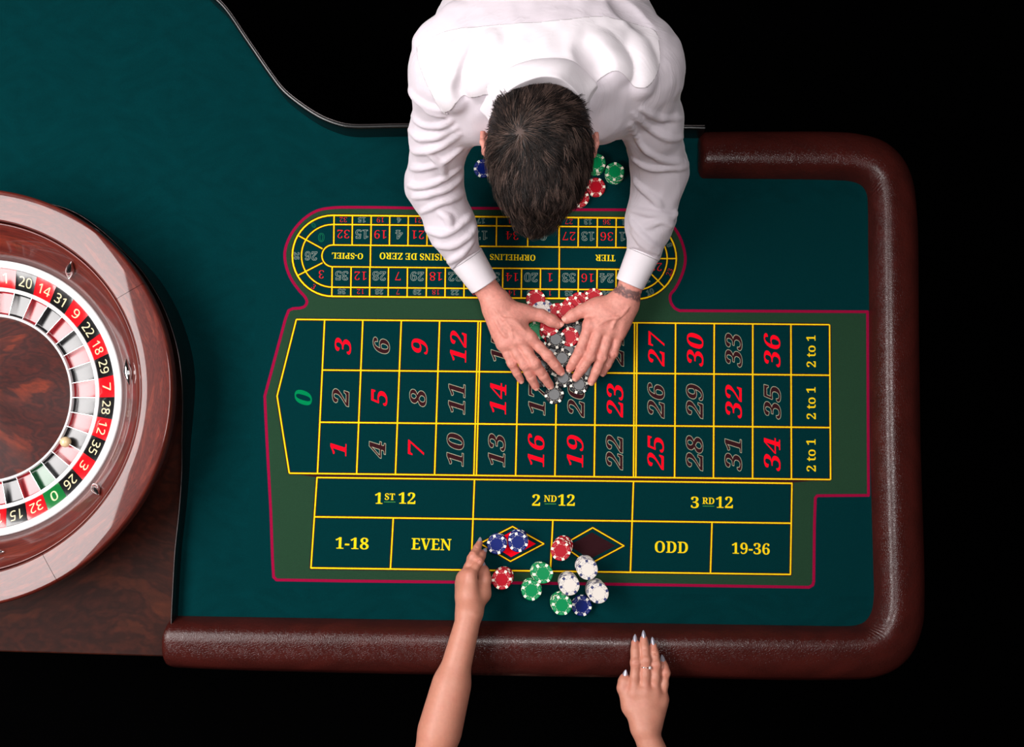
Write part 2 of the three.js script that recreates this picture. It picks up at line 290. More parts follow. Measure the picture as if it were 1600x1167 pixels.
  // lettering: centre, text, cap height (px of the photograph), turn, style
  function word(x, y, s, size, turn, o = {}) {
    const q = P(x, y); c.save(); c.translate(...q); c.rotate(turn);
    if (o.skew) c.transform(1, 0, -o.skew, 1, 0, 0);
    c.scale(o.sx ?? 1, 1); c.font = `${o.bold === false ? '' : 'bold '}${size * K / 0.72}px serif`; c.textAlign = 'center'; c.textBaseline = 'alphabetic';
    const by = size * K / 2;
    if (o.line) { c.lineJoin = 'round'; c.strokeStyle = o.line; c.lineWidth = (o.lw ?? 1.6) * K; c.strokeText(s, 0, by); }
    c.fillStyle = o.fill ?? YEL; c.fillText(s, 0, by); c.restore();
  }
  const reds = new Set([1, 3, 5, 7, 9, 12, 14, 16, 18, 19, 21, 23, 25, 27, 30, 32, 34, 36]);
  const big = (n) => reds.has(n) ? { fill: RED } : { fill: DK, line: 'rgb(176,168,140)', lw: 1.35 };
  for (let i = 0; i < 12; i++) for (let k = 0; k < 3; k++) {
    const n = 3 * (i + 1) - k, j = i + (i >> 2);
    const x = (gx(j, k) + gx(j + 1, k) + gx(j, k + 1) + gx(j + 1, k + 1)) / 4, y = (rowY(x, k) + rowY(x, k + 1)) / 2;
    word(x + 0.4, y + 0.6, String(n), 25.5, -Math.PI / 2, { skew: 0.3, sx: 1.32, ...big(n) });
  }
  word(474, 621, '0', 27, -Math.PI / 2, { skew: 0.28, sx: 1.2, fill: 'rgb(0,120,70)' });
  for (const y of [548.5, 629.5, 711]) word(1267, y, '2 to 1', 14, -Math.PI / 2, { bold: false, line: YEL, lw: 0.5, sx: 1.05 });
  const r0 = 0.012;
  for (const [x, y, a, b, d, e] of [[616, 778, '1', 'ST', -24, -7], [865, 781, '2', 'ND', -27, -5], [1112, 784.5, '3', 'RD', -26, -5]]) {
    word(x + d, y, a, 17.5, r0, { sx: 1.05 }); word(x + e, y - 2, b, 10, r0, { sx: 0.95 }); word(x + 20, y, '12', 17.5, r0, { sx: 1.05 });
    path([[x + e - 9, y + 6.2], [x + e + 9, y + 6.4]]); c.strokeStyle = 'rgb(70,140,60)'; c.lineWidth = 1.1 * K; c.stroke();
  }
  word(550, 848.5, '1-18', 17.5, r0, { sx: 1.1 }); word(674, 850, 'EVEN', 17.5, r0, { sx: 0.92 }); word(1049, 854.5, 'ODD', 17.5, r0, { sx: 0.95 }); word(1173, 857, '19-36', 17, r0, { sx: 1.0 });
  const U = Math.PI + 0.01, small = (n) => reds.has(n) ? { fill: 'rgb(236,24,34)' } : { fill: F, line: 'rgb(150,150,140)', lw: 1.3 };
  const num = (x, y1, y2, n) => { word(x, y1, String(n), 13.5, U, { bold: false, sx: 1.05, ...small(n) }); word(x, y2, String(n), 8, U, { bold: false, sx: 1.05, ...small(n), lw: 0.9 }); };
  [32, 15, 19, 4, 21, 2, 25, 17, 34, 6, 27, 13, 36, 11].forEach((n, i) => { const x = (tops[i] + tops[i + 1]) / 2; num(x, cy(x) - 34, cy(x) - 56.5, n); });
  [35, 12, 28, 7, 29, 18, 22, 9, 31, 14, 20, 1, 33, 16, 24, 5].forEach((n, i) => { const x = (bots[i] + bots[i + 1]) / 2; num(x, cy(x) + 31, cy(x) + 55.5, n); });
  const arc = (C, a, n) => { const t = a * Math.PI / 180, o = n ? small(n) : { fill: F, line: 'rgb(20,110,70)', lw: 1.3 }; word(C[0] + 34 * Math.cos(t), C[1] + 34 * Math.sin(t), String(n), 13, U, { bold: false, ...o }); word(C[0] + 56.5 * Math.cos(t), C[1] + 56.5 * Math.sin(t), String(n), 8, t + Math.PI / 2 + Math.PI, { bold: false, ...o, lw: 0.9 }); };
  arc(C1, -67, 30); arc(C1, -22, 8); arc(C1, 22, 23); arc(C1, 67, 10); arc(C0, 238, 0); arc(C0, 180, 26); arc(C0, 122, 3);
  word(543, 400, 'O-SPIEL', 9.5, U, { sx: 0.95 }); word(652, 401.2, 'VOISINS DE ZERO', 10.5, U, { sx: 0.92 }); word(801, 402.2, 'ORPHELINS', 9.5, U, { sx: 0.92 }); word(946, 403, 'TIER', 10, U, { sx: 0.95 });
  // cloth grain
  const im = c.getImageData(0, 0, CW, CH), d = im.data;
  for (let y = 0, i = 0; y < CH; y++) for (let x = 0; x < CW; x++, i += 4) { const n = 1 + 0.16 * (rnd() - 0.5) + ((x & 7) === 0 && (y & 7) === 0 ? 0.03 : 0); d[i] *= n; d[i + 1] *= n; d[i + 2] *= n; }
  c.putImageData(im, 0, 0);
  const t = new THREE.CanvasTexture(cv); t.colorSpace = THREE.SRGBColorSpace; t.anisotropy = 8; return t;
}
M.layout = phy({ map: layoutTexture(), bumpMap: feltBump, bumpScale: 0.0005, roughness: 1, specularIntensity: 0.08 });

// ------------------------------------------------------------------ the table
const Y0 = TABLE;
const table = thing('roulette_table', 'long roulette table with green felt layout and padded brown leather rail', 'table', V(0, 0, 0));
const px = (list, h = 0) => list.map(p => at(p[0], p[1], p[2] ?? h));
const topLip = px([[180, -210], [240, -120], [328, 0], [358, 30], [392, 79], [430, 134], [448, 157], [476, 180], [508, 200], [536, 210.6], [554.5, 214], [631, 213.5], [760, 214], [900, 215], [1094, 216]]);
const wellLip = px([[-420, 326], [-150, 322], [20, 318], [90, 326], [140, 342], [185, 372], [215, 400], [247, 434], [270, 470], [285, 502], [300, 551], [305, 593], [303.4, 634], [298.5, 690], [296, 737], [291.4, 793], [284, 860], [280, 924], [278, 965], [277.5, 1006]]);
const feltOutline = [...px([[-420, -210]]), ...curve(topLip, 80), ...px([[1108, 240], [1396, 240], [1402, 1012], [277, 1006]]), ...curve(wellLip, 90).reverse().filter(p => p.z < at(277, 1000).z)];
const hole = [V(LX0, 0, LZ0), V(LX1, 0, LZ0), V(LX1, 0, LZ1), V(LX0, 0, LZ1)];
part('felt', slab(feltOutline, Y0 - 0.025, Y0, [hole]), M.felt, table, 'plain teal green felt');
{
  const g = new THREE.BoxGeometry(LX1 - LX0, 0.025, LZ1 - LZ0).translate((LX0 + LX1) / 2, Y0 - 0.0125, (LZ0 + LZ1) / 2);
  const p = g.attributes.position, uv = g.attributes.uv; for (let i = 0; i < p.count; i++) uv.setXY(i, (p.getX(i) - LX0) / (LX1 - LX0), 1 - (p.getZ(i) - LZ0) / (LZ1 - LZ0));
  part('betting_layout', g, M.layout, table, 'printed felt betting layout with yellow grid and numbers');
}
// a lip that stands along a curve: inner foot on the felt, height per point, wall thickness to the left of the path
function lip(base, heights, thick, side, drop, mat) {
  const n = 140, pts = curve(base, n), hs = curve(heights.map((h, i) => V(i / (heights.length - 1), h, 0)), n).map(p => p.y);
  const rows = [], edge = [];
  for (let i = 0; i <= n; i++) {
    const p = pts[i], t = pts[Math.min(n, i + 1)].clone().sub(pts[Math.max(0, i - 1)]); t.y = 0; t.normalize(); const o = V(t.z, 0, -t.x).multiplyScalar(side), h = hs[i];
    const q = (s, y) => V(p.x + o.x * s, Y0 + y, p.z + o.z * s);
    rows.push([q(0, -0.02), q(0, h * 0.5), q(0.001, h - 0.003), q(0.004, h), q(thick - 0.003, h), q(thick, h - 0.004), q(thick, drop)]);
    edge.push(q(thick - 0.003, h));
  }
  return [loft(rows), edge];
}
{
  const [g, e] = lip(topLip, [0.045, 0.05, 0.052, 0.052], 0.012, 1, -0.12, M.blackLacquer);
  const l = part('table_lip', g, M.blackLacquer, table, 'low black lip along the dealer side'); part('edge_line', tube(e, 0.0014, 6, 160), M.edgeGrey, l, 'thin grey line along the lip edge');
  const [g2, e2] = lip(wellLip, [0.05, 0.06, 0.08, 0.08, 0.075, 0.04, 0.03, 0.028], 0.006, -1, -0.03, M.blackLacquer);
  const l2 = part('table_lip', g2, M.blackLacquer, table, 'curved black lip around the wheel well'); part('edge_line', tube(e2, 0.0012, 6, 200), M.edgeGrey, l2, 'thin grey line along the lip edge');
}
// wheel board
const boardOutline = [...px([[-420, 1012], [0, 1018], [268, 1026]]), ...curve(wellLip, 60).reverse().filter(p => p.z < at(277, 1020).z).map(p => p.clone().add(V(-0.004, 0, 0)))];
part('wheel_board', slab(boardOutline, Y0 - 0.04, Y0 - 0.0158, [], 0.003), M.board, table, 'dark reddish wooden board under the wheel');
// padded rail
{
  const pairs = [[1099, 279, 1099, 203], [1150, 279.5, 1148, 202], [1210, 280, 1205, 202], [1300, 281.5, 1290, 202], [1332, 284, 1338, 206], [1347, 291, 1378, 218], [1354, 303, 1408, 243], [1356, 325, 1427, 280], [1356.5, 386, 1436, 345], [1358, 490, 1438, 490], [1359.6, 700, 1441, 700], [1362, 800, 1444, 790], [1364.5, 890, 1446.5, 880], [1365, 935, 1447, 930], [1361, 957, 1445, 972], [1352, 970, 1430, 1018], [1338, 976.5, 1404, 1048], [1315, 978, 1370, 1063], [1270, 977.5, 1310, 1067], [1040, 974, 1040, 1064], [640, 968, 640, 1058], [330, 963, 330, 1050], [275, 962, 273.5, 1047]];
  const IN = curve(pairs.map(p => at(p[0], p[1], 0)), 260), OUT = curve(pairs.map(p => at(p[2], p[3], -0.015)), 260), rows = [], Hh = 0.05;
  const corner = (i, c, w) => Math.exp(-(((i - c) / w) ** 2));
  const nS = 44;
  let len = 0;
  for (let i = 0; i <= 260; i++) {
    if (i) len += IN[i].distanceTo(IN[i - 1]) * 0.5 + OUT[i].distanceTo(OUT[i - 1]) * 0.5;
    const a = IN[i], b = OUT[i], row = [];
    for (let j = 0; j <= nS; j++) {
      const f = Math.PI * j / nS, s = 0.5 - 0.5 * Math.sign(Math.cos(f)) * Math.abs(Math.cos(f)); let h = Hh * Math.max(0, 1 - Math.abs(2 * s - 1) ** 3.2) ** 0.8; const ds = Math.max(0, s - 0.16); h -= 0.03 * ds * ds / (ds + 0.08);
      h += 0.0008 * N3(len * 7, j * 0.08, 4) * Math.sin(f);
      for (const [c, k] of [[rowOf(6.0), 1], [rowOf(15.4), 1]]) h -= 0.0035 * corner(i, c, 6) * Math.max(0, Math.cos(f)) * (0.5 + 0.5 * Math.sin(i * 2.1 + 2 * Math.sin(j * 0.6)));
      row.push(V(lerp(a.x, b.x, s), Y0 + h - (j > nS * 0.75 ? 0.03 * (j / nS - 0.75) * 4 : 0), lerp(a.z, b.z, s)));
    }
    row.push(V(b.x, Y0 - 0.05, b.z)); rows.push(row);
  }
  function rowOf(k) { return k / (pairs.length - 1) * 260; }
  // rounded ends: rows that shrink towards the section's core
  const cap = (row, dir) => { const c = row.reduce((s, p) => s.add(p), V(0, 0, 0)).multiplyScalar(1 / row.length), o = []; for (const [k, d] of [[0.97, 0.004], [0.9, 0.008], [0.72, 0.012], [0.4, 0.0135], [0.02, 0.014]]) o.push(row.map(p => V(lerp(c.x, p.x, k), lerp(c.y, p.y, k), lerp(c.z, p.z, k)).addScaledVector(dir, d))); return o; };
  const d0 = rows[0][22].clone().sub(rows[2][22]).normalize(), d1 = rows.at(-1)[22].clone().sub(rows.at(-3)[22]).normalize();
  const all = [...cap(rows[0], d0).reverse(), ...rows, ...cap(rows.at(-1), d1)];
  part('padded_rail', loft(all), M.leather, table, 'glossy dark brown leather padded rail');
}
// underframe and legs
part('apron', slab([...px([[-420, -170], [170, -170]]), ...curve(topLip, 40).map(p => p.clone().add(V(-0.03, 0, 0.05))).filter(p => p.z > at(0, -160).z), ...px([[1380, 262], [1380, 1000], [300, 1000], [-420, 1000]])], Y0 - 0.14, Y0 - 0.0405), M.blackWood, table);
for (const [x, z] of [[-1.25, -0.5], [-1.25, 0.2], [-0.3, -0.45], [0.62, -0.42], [0.62, 0.22], [-0.3, 0.22]]) {
  const g = lathe([[0.001, 0], [0.06, 0], [0.062, 0.02], [0.045, 0.05], [0.035, 0.12], [0.05, 0.25], [0.035, 0.42], [0.045, 0.56], [0.06, 0.6], [0.06, Y0 - 0.14], [0.001, Y0 - 0.14]], 24).translate(x, 0, z);
  part('leg', g, M.blackWood, table);
}

// ------------------------------------------------------------------ the roulette wheel
const WC = V(-1.044, Y0, -0.102), BASE = -0.012;
{
  const wheel = thing('roulette_wheel', 'large mahogany roulette wheel with numbered ring and red, black and green pockets', 'roulette wheel', V(WC.x, Y0, WC.z));
  // bowl: outer wall, foot and the sloping wooden track inside
  part('bowl', lathe([[0.05, BASE], [0.36, BASE], [0.368, 0.01], [0.374, 0.05], [0.384, 0.085], [0.388, 0.1], [0.384, 0.108], [0.336, 0.108], [0.335, 0.127], [0.331, 0.1275], [0.322, 0.119], [0.305, 0.098], [0.288, 0.077], [0.2728, 0.0605], [0.2728, 0.02], [0.05, 0.0]], 160), M.rim, wheel, 'polished mahogany bowl with sloping inner track');
  // the rim is joined from curved segments
  const seg = [-33, 60, 150, 240], prof = [[0.337, 0.108], [0.3365, 0.134], [0.3372, 0.137], [0.339, 0.1385], [0.3425, 0.1391], [0.352, 0.1388], [0.366, 0.1381], [0.38, 0.1372], [0.3905, 0.1364], [0.3935, 0.1352], [0.3955, 0.132], [0.3962, 0.127], [0.3965, 0.114], [0.394, 0.109], [0.39, 0.108], [0.337, 0.108]];
  for (let i = 0; i < 4; i++) {
    const a0 = seg[i], a1 = i < 3 ? seg[i + 1] : 327, g = lathe(prof, 56, (90 - a1 + 0.06) * Math.PI / 180, (a1 - a0 - 0.12) * Math.PI / 180);
    part('rim_segment', g, M.rim, wheel);
  }
  // chrome deflectors on the slope, alternately along and across
  for (let i = 0; i < 8; i++) {
    const a = (-54 + 44.5 * i) * Math.PI / 180, along = i % 2 === 1, r = 0.305;
    const g = new THREE.SphereGeometry(1, 24, 12); const p = g.attributes.position;
    for (let k = 0; k < p.count; k++) { const x = p.getX(k), s = (1 - Math.abs(x) ** 1.5) / Math.max(0.12, Math.sqrt(1 - x * x)); p.setXYZ(k, x * 0.0265, p.getY(k) * s * 0.0085, p.getZ(k) * s * 0.0088); }
    g.computeVertexNormals(); if (along) g.rotateY(Math.PI / 2);
    const m = part('deflector', g, M.chrome, wheel, 'small chrome diamond deflector'); m.rotation.order = 'YZX'; m.rotation.y = -a; m.rotation.z = 0.85; m.position.set(Math.cos(a) * (r - 0.003), 0.1035, Math.sin(a) * (r - 0.003));
  }
  part('outer_ring', lathe([[0.2568, 0.055], [0.2572, 0.0595], [0.26, 0.0608], [0.267, 0.0614], [0.2715, 0.0612], [0.272, 0.055]], 160), M.whiteMetal, wheel, 'white ring outside the numbers');
  part('middle_ring', lathe([[0.2125, 0.03], [0.2125, 0.0432], [0.2135, 0.044], [0.2195, 0.0446], [0.2204, 0.042]], 160), M.whiteMetal, wheel, 'thin white ring between pockets and numbers');
  part('inner_ring', lathe([[0.1615, 0.038], [0.1625, 0.0425], [0.165, 0.0435], [0.1675, 0.0425], [0.168, 0.028]], 160), M.whiteMetal, wheel, 'thin white ring round the cone');
  part('cone', planUV(lathe([[0.162, 0.037], [0.15, 0.041], [0.11, 0.053], [0.07, 0.067], [0.035, 0.08], [0.02, 0.084], [0.001, 0.085]], 128)), M.cone, wheel, 'figured dark mahogany cone');
  const tur = part('turret', lathe([[0.03, 0.08], [0.031, 0.088], [0.02, 0.094], [0.013, 0.11], [0.018, 0.125], [0.02, 0.135], [0.012, 0.145], [0.01, 0.158], [0.014, 0.166], [0.008, 0.174], [0.001, 0.176]], 48), M.chrome, wheel, 'chrome turret');
  const order = [0, 32, 15, 19, 4, 21, 2, 25, 17, 34, 6, 27, 13, 36, 11, 30, 8, 23, 10, 5, 24, 16, 33, 1, 20, 14, 31, 9, 22, 18, 29, 7, 28, 12, 35, 3, 26];
  const red = new Set([1, 3, 5, 7, 9, 12, 14, 16, 18, 19, 21, 23, 25, 27, 30, 32, 34, 36]);
  // one printed strip for all plates: 37 cells
  const cw = 55, chh = 96, cv = document.createElement('canvas'); cv.width = cw * 37; cv.height = chh; const c = cv.getContext('2d');
  order.forEach((n, i) => {
    c.fillStyle = n === 0 ? 'rgb(10,105,45)' : red.has(n) ? 'rgb(196,12,24)' : 'rgb(13,13,14)'; c.fillRect(i * cw, 0, cw, chh);
    c.save(); c.translate(i * cw + cw / 2, chh / 2 + 26); c.scale(n > 9 ? 0.6 : 0.72, 1.25); c.font = '58px sans-serif'; c.textAlign = 'center'; c.fillStyle = 'rgb(246,226,176)'; c.fillText(String(n), 0, 0); c.restore();
  });
  const strip = new THREE.CanvasTexture(cv); strip.colorSpace = THREE.SRGBColorSpace;
  const plateMat = phy({ map: strip, roughness: 0.22, clearcoat: 1, clearcoatRoughness: 0.08 });
  const pocketMat = { r: phy({ color: 0xa51f2a, roughness: 0.24, clearcoat: 1, clearcoatRoughness: 0.22 }), b: phy({ color: 0x1a1a1d, roughness: 0.24, clearcoat: 1, clearcoatRoughness: 0.22 }), g: phy({ color: 0x11562f, roughness: 0.24, clearcoat: 1, clearcoatRoughness: 0.22 }) };
  const step = 2 * Math.PI / 37, a7 = -5.7 * Math.PI / 180, i7 = order.indexOf(7);
  // piece of a ring: inner / outer radius and heights, angles clockwise seen from above
  const wedge = (rows, a0, a1, n, u0, u1) => {
    const P = [], uv = [], id = [];
    for (let i = 0; i <= n; i++) for (let j = 0; j < rows.length; j++) { const a = lerp(a0, a1, i / n), [r, y, v] = rows[j]; P.push(r * Math.cos(a), y, r * Math.sin(a)); uv.push(lerp(u0, u1, i / n), v); }
    for (let i = 0; i < n; i++) for (let j = 0; j < rows.length - 1; j++) { const q = i * rows.length + j; id.push(q, q + 1, q + rows.length, q + 1, q + rows.length + 1, q + rows.length); }
    const g = new THREE.BufferGeometry(); g.setAttribute('position', new THREE.Float32BufferAttribute(P, 3)); g.setAttribute('uv', new THREE.Float32BufferAttribute(uv, 2)); g.setIndex(id); g.computeVertexNormals();
    if (g.attributes.normal.getY(rows.length + 1) < 0) { const ix = g.index.array; for (let k = 0; k < ix.length; k += 3) { const t = ix[k]; ix[k] = ix[k + 1]; ix[k + 1] = t; } g.computeVertexNormals(); }
    return g;
  };
  const fret = new RoundedBoxGeometry(0.0455, 0.016, 0.0016, 2, 0.0007);
  order.forEach((n, i) => {
    const a = a7 + (i - i7) * step, g0 = 0.0012;
    const plate = part('number_plate', wedge([[0.2206, 0.038, 0], [0.2206, 0.0438, 0.0], [0.256, 0.058, 1], [0.2568, 0.055, 1]], a - step / 2 + g0 * 0.5, a + step / 2 - g0 * 0.5, 4, i / 37 + 0.0003, (i + 1) / 37 - 0.0003), plateMat, wheel, `${n === 0 ? 'green' : red.has(n) ? 'red' : 'black'} plate numbered ${n}`);
    part('pocket', wedge([[0.168, 0.036, 0], [0.169, 0.0305, 0.1], [0.172, 0.0292, 0.2], [0.209, 0.0312, 0.9], [0.2125, 0.036, 1]], a - step / 2, a + step / 2, 4, 0, 1), pocketMat[n === 0 ? 'g' : red.has(n) ? 'r' : 'b'], wheel, n === 0 ? 'green pocket' : red.has(n) ? 'red pocket' : 'black pocket');
    const f = part('fret', fret, M.chrome, wheel); const b = a + step / 2; f.position.set(0.1902 * Math.cos(b), 0.0355, 0.1902 * Math.sin(b)); f.rotation.y = -b;
  });
  part('rotor', lathe([[0.02, 0.0], [0.17, 0.01], [0.268, 0.02], [0.271, 0.05], [0.257, 0.054], [0.2206, 0.037], [0.212, 0.0275], [0.168, 0.0275], [0.16, 0.034], [0.02, 0.075]], 96), M.blackWood, wheel);
  const bp = at(102.5, 690.5, 0.0415);
  const ball = part('roulette_ball', new THREE.SphereGeometry(0.0105, 32, 20), M.ivory, scene); ball.position.copy(bp); ball.userData = { label: 'small cream ball lying in a black pocket of the roulette wheel', category: 'ball' };
}

// ------------------------------------------------------------------ poker chips
const CR = 0.0193, CT = 0.0034;
const KIND = { red: ['#a80d20', '#f2ead6'], blue: ['#0a1c68', '#eeeae0'], green: ['#04834b', '#f2ead6'], white: ['#ddd5cd', '#16225f'], black: ['#17171c', '#eee8da'] };
const chipProto = {};
{
  const body = lathe([[0.0001, 0.0001], [0.0178, 0.0001], [CR - 0.0003, 0.0005], [CR, 0.0009], [CR, CT - 0.0009], [CR - 0.0003, CT - 0.0005], [0.0178, CT - 0.0001], [0.0166, CT - 0.00005], [0.0114, CT - 0.00005], [0.0112, CT - 0.0003], [0.0001, CT - 0.0003]], 48);
  { const p = body.attributes.position, uv = body.attributes.uv; for (let i = 0; i < p.count; i++) uv.setXY(i, 0.5 + p.getX(i) / (2.1 * CR), 0.5 + p.getZ(i) / (2.1 * CR)); }
  const spots = []; for (let k = 0; k < 6; k++) {
    const a = k * Math.PI / 3; const g = new THREE.BoxGeometry(0.0052, CT + 0.0001, 0.0052).translate(CR - 0.0027, CT / 2, 0); const p = g.attributes.position;
    for (let i = 0; i < p.count; i++) { const r = Math.hypot(p.getX(i), p.getZ(i)), m = p.getX(i) > CR - 0.001 ? (CR + 0.00008) / r : 1; p.setX(i, p.getX(i) * m); }
    spots.push(g.rotateY(a));
  }
  const spotGeo = mergeGeometries(spots), inlay = new THREE.CylinderGeometry(0.0108, 0.0108, 0.0003, 40).translate(0, CT - 0.00025, 0);
  for (const [k, [col, spot]] of Object.entries(KIND)) {
    const s = 256, cv = document.createElement('canvas'); cv.width = cv.height = s; const c = cv.getContext('2d'); c.fillStyle = col; c.fillRect(0, 0, s, s); c.translate(s / 2, s / 2);
    const R = s / 2.1; c.strokeStyle = k === 'white' ? '#3a3f66' : '#e9e2d2'; c.lineWidth = 3.4;
    for (let i = 0; i < 12; i++) { c.beginPath(); c.arc(0, 0, R * 0.66, (i + 0.18) * Math.PI / 6, (i + 0.82) * Math.PI / 6); c.stroke(); }
    // small outlined squares pressed between the edge spots
    c.lineWidth = 1.5; c.globalAlpha = 0.6; for (let i = 0; i < 6; i++) { c.save(); c.rotate((i + 0.5) * Math.PI / 3); c.translate(R * 0.83, 0); for (const d of [-10, 6]) { c.save(); c.translate(0, d); c.rotate(0.5); c.strokeRect(-6, -6, 12, 12); c.restore(); } c.restore(); }
    const t = new THREE.CanvasTexture(cv); t.colorSpace = THREE.SRGBColorSpace;
    const root = new THREE.Group();
    part('body', body, phy({ map: t, roughness: 0.5, specularIntensity: 0.3 }), root);
    part('edge_spots', spotGeo, phy({ color: spot, roughness: 0.45 }), root, 'contrasting edge spots');
    part('inlay', inlay, phy({ color: col, roughness: 0.3, specularIntensity: k === 'black' ? 0.8 : 0.18 }), root, 'plain centre disc');
    chipProto[k] = root;
  }
}
const placed = [];
function chip(kind, x, z, label, group, y = null) {
  const o = chipProto[kind].clone(); o.name = numbered('poker_chip'); scene.add(o);
  let top = 0; for (const q of placed) if (Math.hypot(q.x - x, q.z - z) < 2 * CR - 0.0002) top = Math.max(top, q.y + CT + 0.00005);
  if (y !== null) top = y; placed.push({ x, y: top, z });
  o.position.set(x, Y0 + top + 0.00005, z); o.rotation.y = rnd() * Math.PI; o.userData = { label, category: 'poker chip' }; if (group) o.userData.group = group;
  return o;
}
const ORD = ['second', 'third', 'fourth', 'fifth', 'sixth', 'seventh', 'eighth', 'ninth', 'tenth', 'eleventh', 'twelfth', 'thirteenth', 'fourteenth', 'fifteenth', 'sixteenth'];
// stack: colour, top chip's centre on the photograph, chips, lean (px from bottom to top), label of the top chip, where it stands
function stack(kind, x, y, n, lx, ly, label, where, skip = 0) {
  const h = n * CT, t = at(x, y, h), b = t.clone().add(V(-lx / 780, 0, -ly / 780));
  for (let i = 0; i < n; i++) {
    const f = n > 1 ? i / (n - 1) : 1, j = i < n - 1 ? 0.0009 : 0, px_ = lerp(b.x, t.x, f) + rr(-j, j), pz = lerp(b.z, t.z, f) + rr(-j, j);
    if (i === n - 1) chip(kind, px_, pz, label, undefined, i * CT); else chip(kind, px_, pz, `${kind} chip, ${ORD[n - 2 - i]} from the top of ${where}`, `lower chips of ${where}`, i * CT);
  }
}
stack('blue', 776, 850.5, 5, -1, 1, 'blue poker chip touching the fingertips, on the left corner of the red diamond', 'the left blue stack beside the fingertips');
stack('blue', 809.5, 847, 8, 0, 3, 'blue poker chip on top of the right-hand stack on the red diamond', 'the right blue stack on the red diamond');
stack('red', 876, 860.5, 10, -5, 6, 'red poker chip on top of the leaning stack beside the black diamond', 'the leaning red stack beside the black diamond');
stack('red', 784, 905.5, 11, -3, 2, 'red poker chip on top of the stack beside the bare hand', 'the red stack beside the bare hand');
stack('green', 848.5, 896, 13, 4, 0, 'green poker chip on top of the stack straddling the yellow bottom line', 'the green stack on the yellow bottom line');
stack('green', 830.5, 922.5, 11, 0, 1, 'green poker chip on top of the stack below left of the other green stacks', 'the left green stack on the plain felt');
stack('green', 878, 945.5, 13, 2, 2, 'green poker chip on top of the stack nearest the leather rail', 'the green stack nearest the leather rail');
stack('blue', 909, 947, 4, 0, 1, 'blue poker chip on top of the pile near the rail, right of the green stack', 'the blue pile near the rail');
stack('white', 890, 914.5, 14, 1, 2, 'white poker chip on top of the leftmost of the three white stacks', 'the leftmost white stack');
stack('white', 918.5, 890, 16, 2, 3, 'white poker chip on top of the upper white stack, touching the black diamond', 'the upper white stack at the black diamond');
stack('white', 935.5, 927, 15, 3, 3, 'white poker chip on top of the rightmost of the three white stacks', 'the rightmost white stack');
// on the plain felt behind the racetrack
stack('blue', 755, 263, 1, 0, 0, 'blue poker chip alone on the felt, half hidden by the dark hair', '');
stack('green', 931.5, 254, 5, 1, -3, 'green poker chip on top of the stack close to the ear', 'the green stack close to the ear');
stack('green', 960.5, 268, 5, 0, -3, 'green poker chip on top of the stack nearest the right white sleeve', 'the green stack nearest the right sleeve');
stack('red', 931, 292, 2, 0, 0, 'red poker chip fully in view between the dark hair and the right sleeve', 'the red pair right of the dark hair');
stack('red', 905.5, 309, 3, 0, 0, 'red poker chip peeking out from under the front of the dark hair', 'the red stack under the dark fringe');
// the pile gathered between the two hands, from the bottom up
const pile = [
  ['black', 866, 616, 'black poker chip lying over the line between numbers 17 and 20'],
  ['black', 905, 600.5, 'black poker chip with a clear white ring under the right hand fingertips'],
  ['black', 845, 590, 'black poker chip under the ring finger of the left hand'],
  ['black', 919, 578, 'black poker chip between the fingers of the right hand'],
  ['black', 869, 572, 'black poker chip in the gap below both index fingers'],
  ['black', 846, 566, 'black poker chip under the middle finger of the left hand'],
  ['black', 908, 560, 'black poker chip under the knuckles of the right hand'],
  ['red', 928, 464.5, 'red poker chip farthest right at the top edge of the pile'],
  ['white', 850, 482.5, 'white poker chip lying lower at the top left of the pile'],
  ['red', 871, 488, 'pale red poker chip lying low between both thumbs'],
  ['black', 890, 500, 'black poker chip under the tip of the right thumb'],
  ['black', 915, 525, 'black poker chip under the right palm'],
  ['green', 838, 516, 'green poker chip peeking out under the left thumb'],
  ['black', 862, 548, 'black poker chip low in the middle of the pile'],
  ['black', 888, 548, 'black poker chip in the middle of the pile under the bright red one'],
  ['black', 880, 590, 'black poker chip below the index fingertips with its grey centre in view'],
  ['red', 905, 471, 'red poker chip second from the right at the top edge of the pile'],
  ['black', 904, 517, 'black poker chip beside the right index finger, above the bright red one'],
  ['red', 858, 517, 'red poker chip lower of the two below the left thumb'],
  ['black', 845, 548, 'black poker chip beside the left index finger'],
  ['black', 878, 560, 'black poker chip between both index fingers'],
  ['red', 894, 478, 'red poker chip overlapped by the one under the right thumb'],
  ['red', 837, 467, 'red poker chip alone at the top left of the pile'],
  ['white', 845, 486, 'white poker chip leaning over the left thumb base'],
  ['red', 889.5, 527, 'bright red poker chip in the middle of the black ones'],
  ['black', 868, 531, 'black poker chip with a grey centre left of the bright red one'],
  ['red', 858.5, 511, 'red poker chip topmost below the left thumb'],
  ['red', 884.5, 487, 'red poker chip topmost of the pile beside the right thumb'],
];
for (const [k, x, y, label] of pile) { let p = at(x, y, 0.008); chip(k, p.x, p.z, label, undefined); }

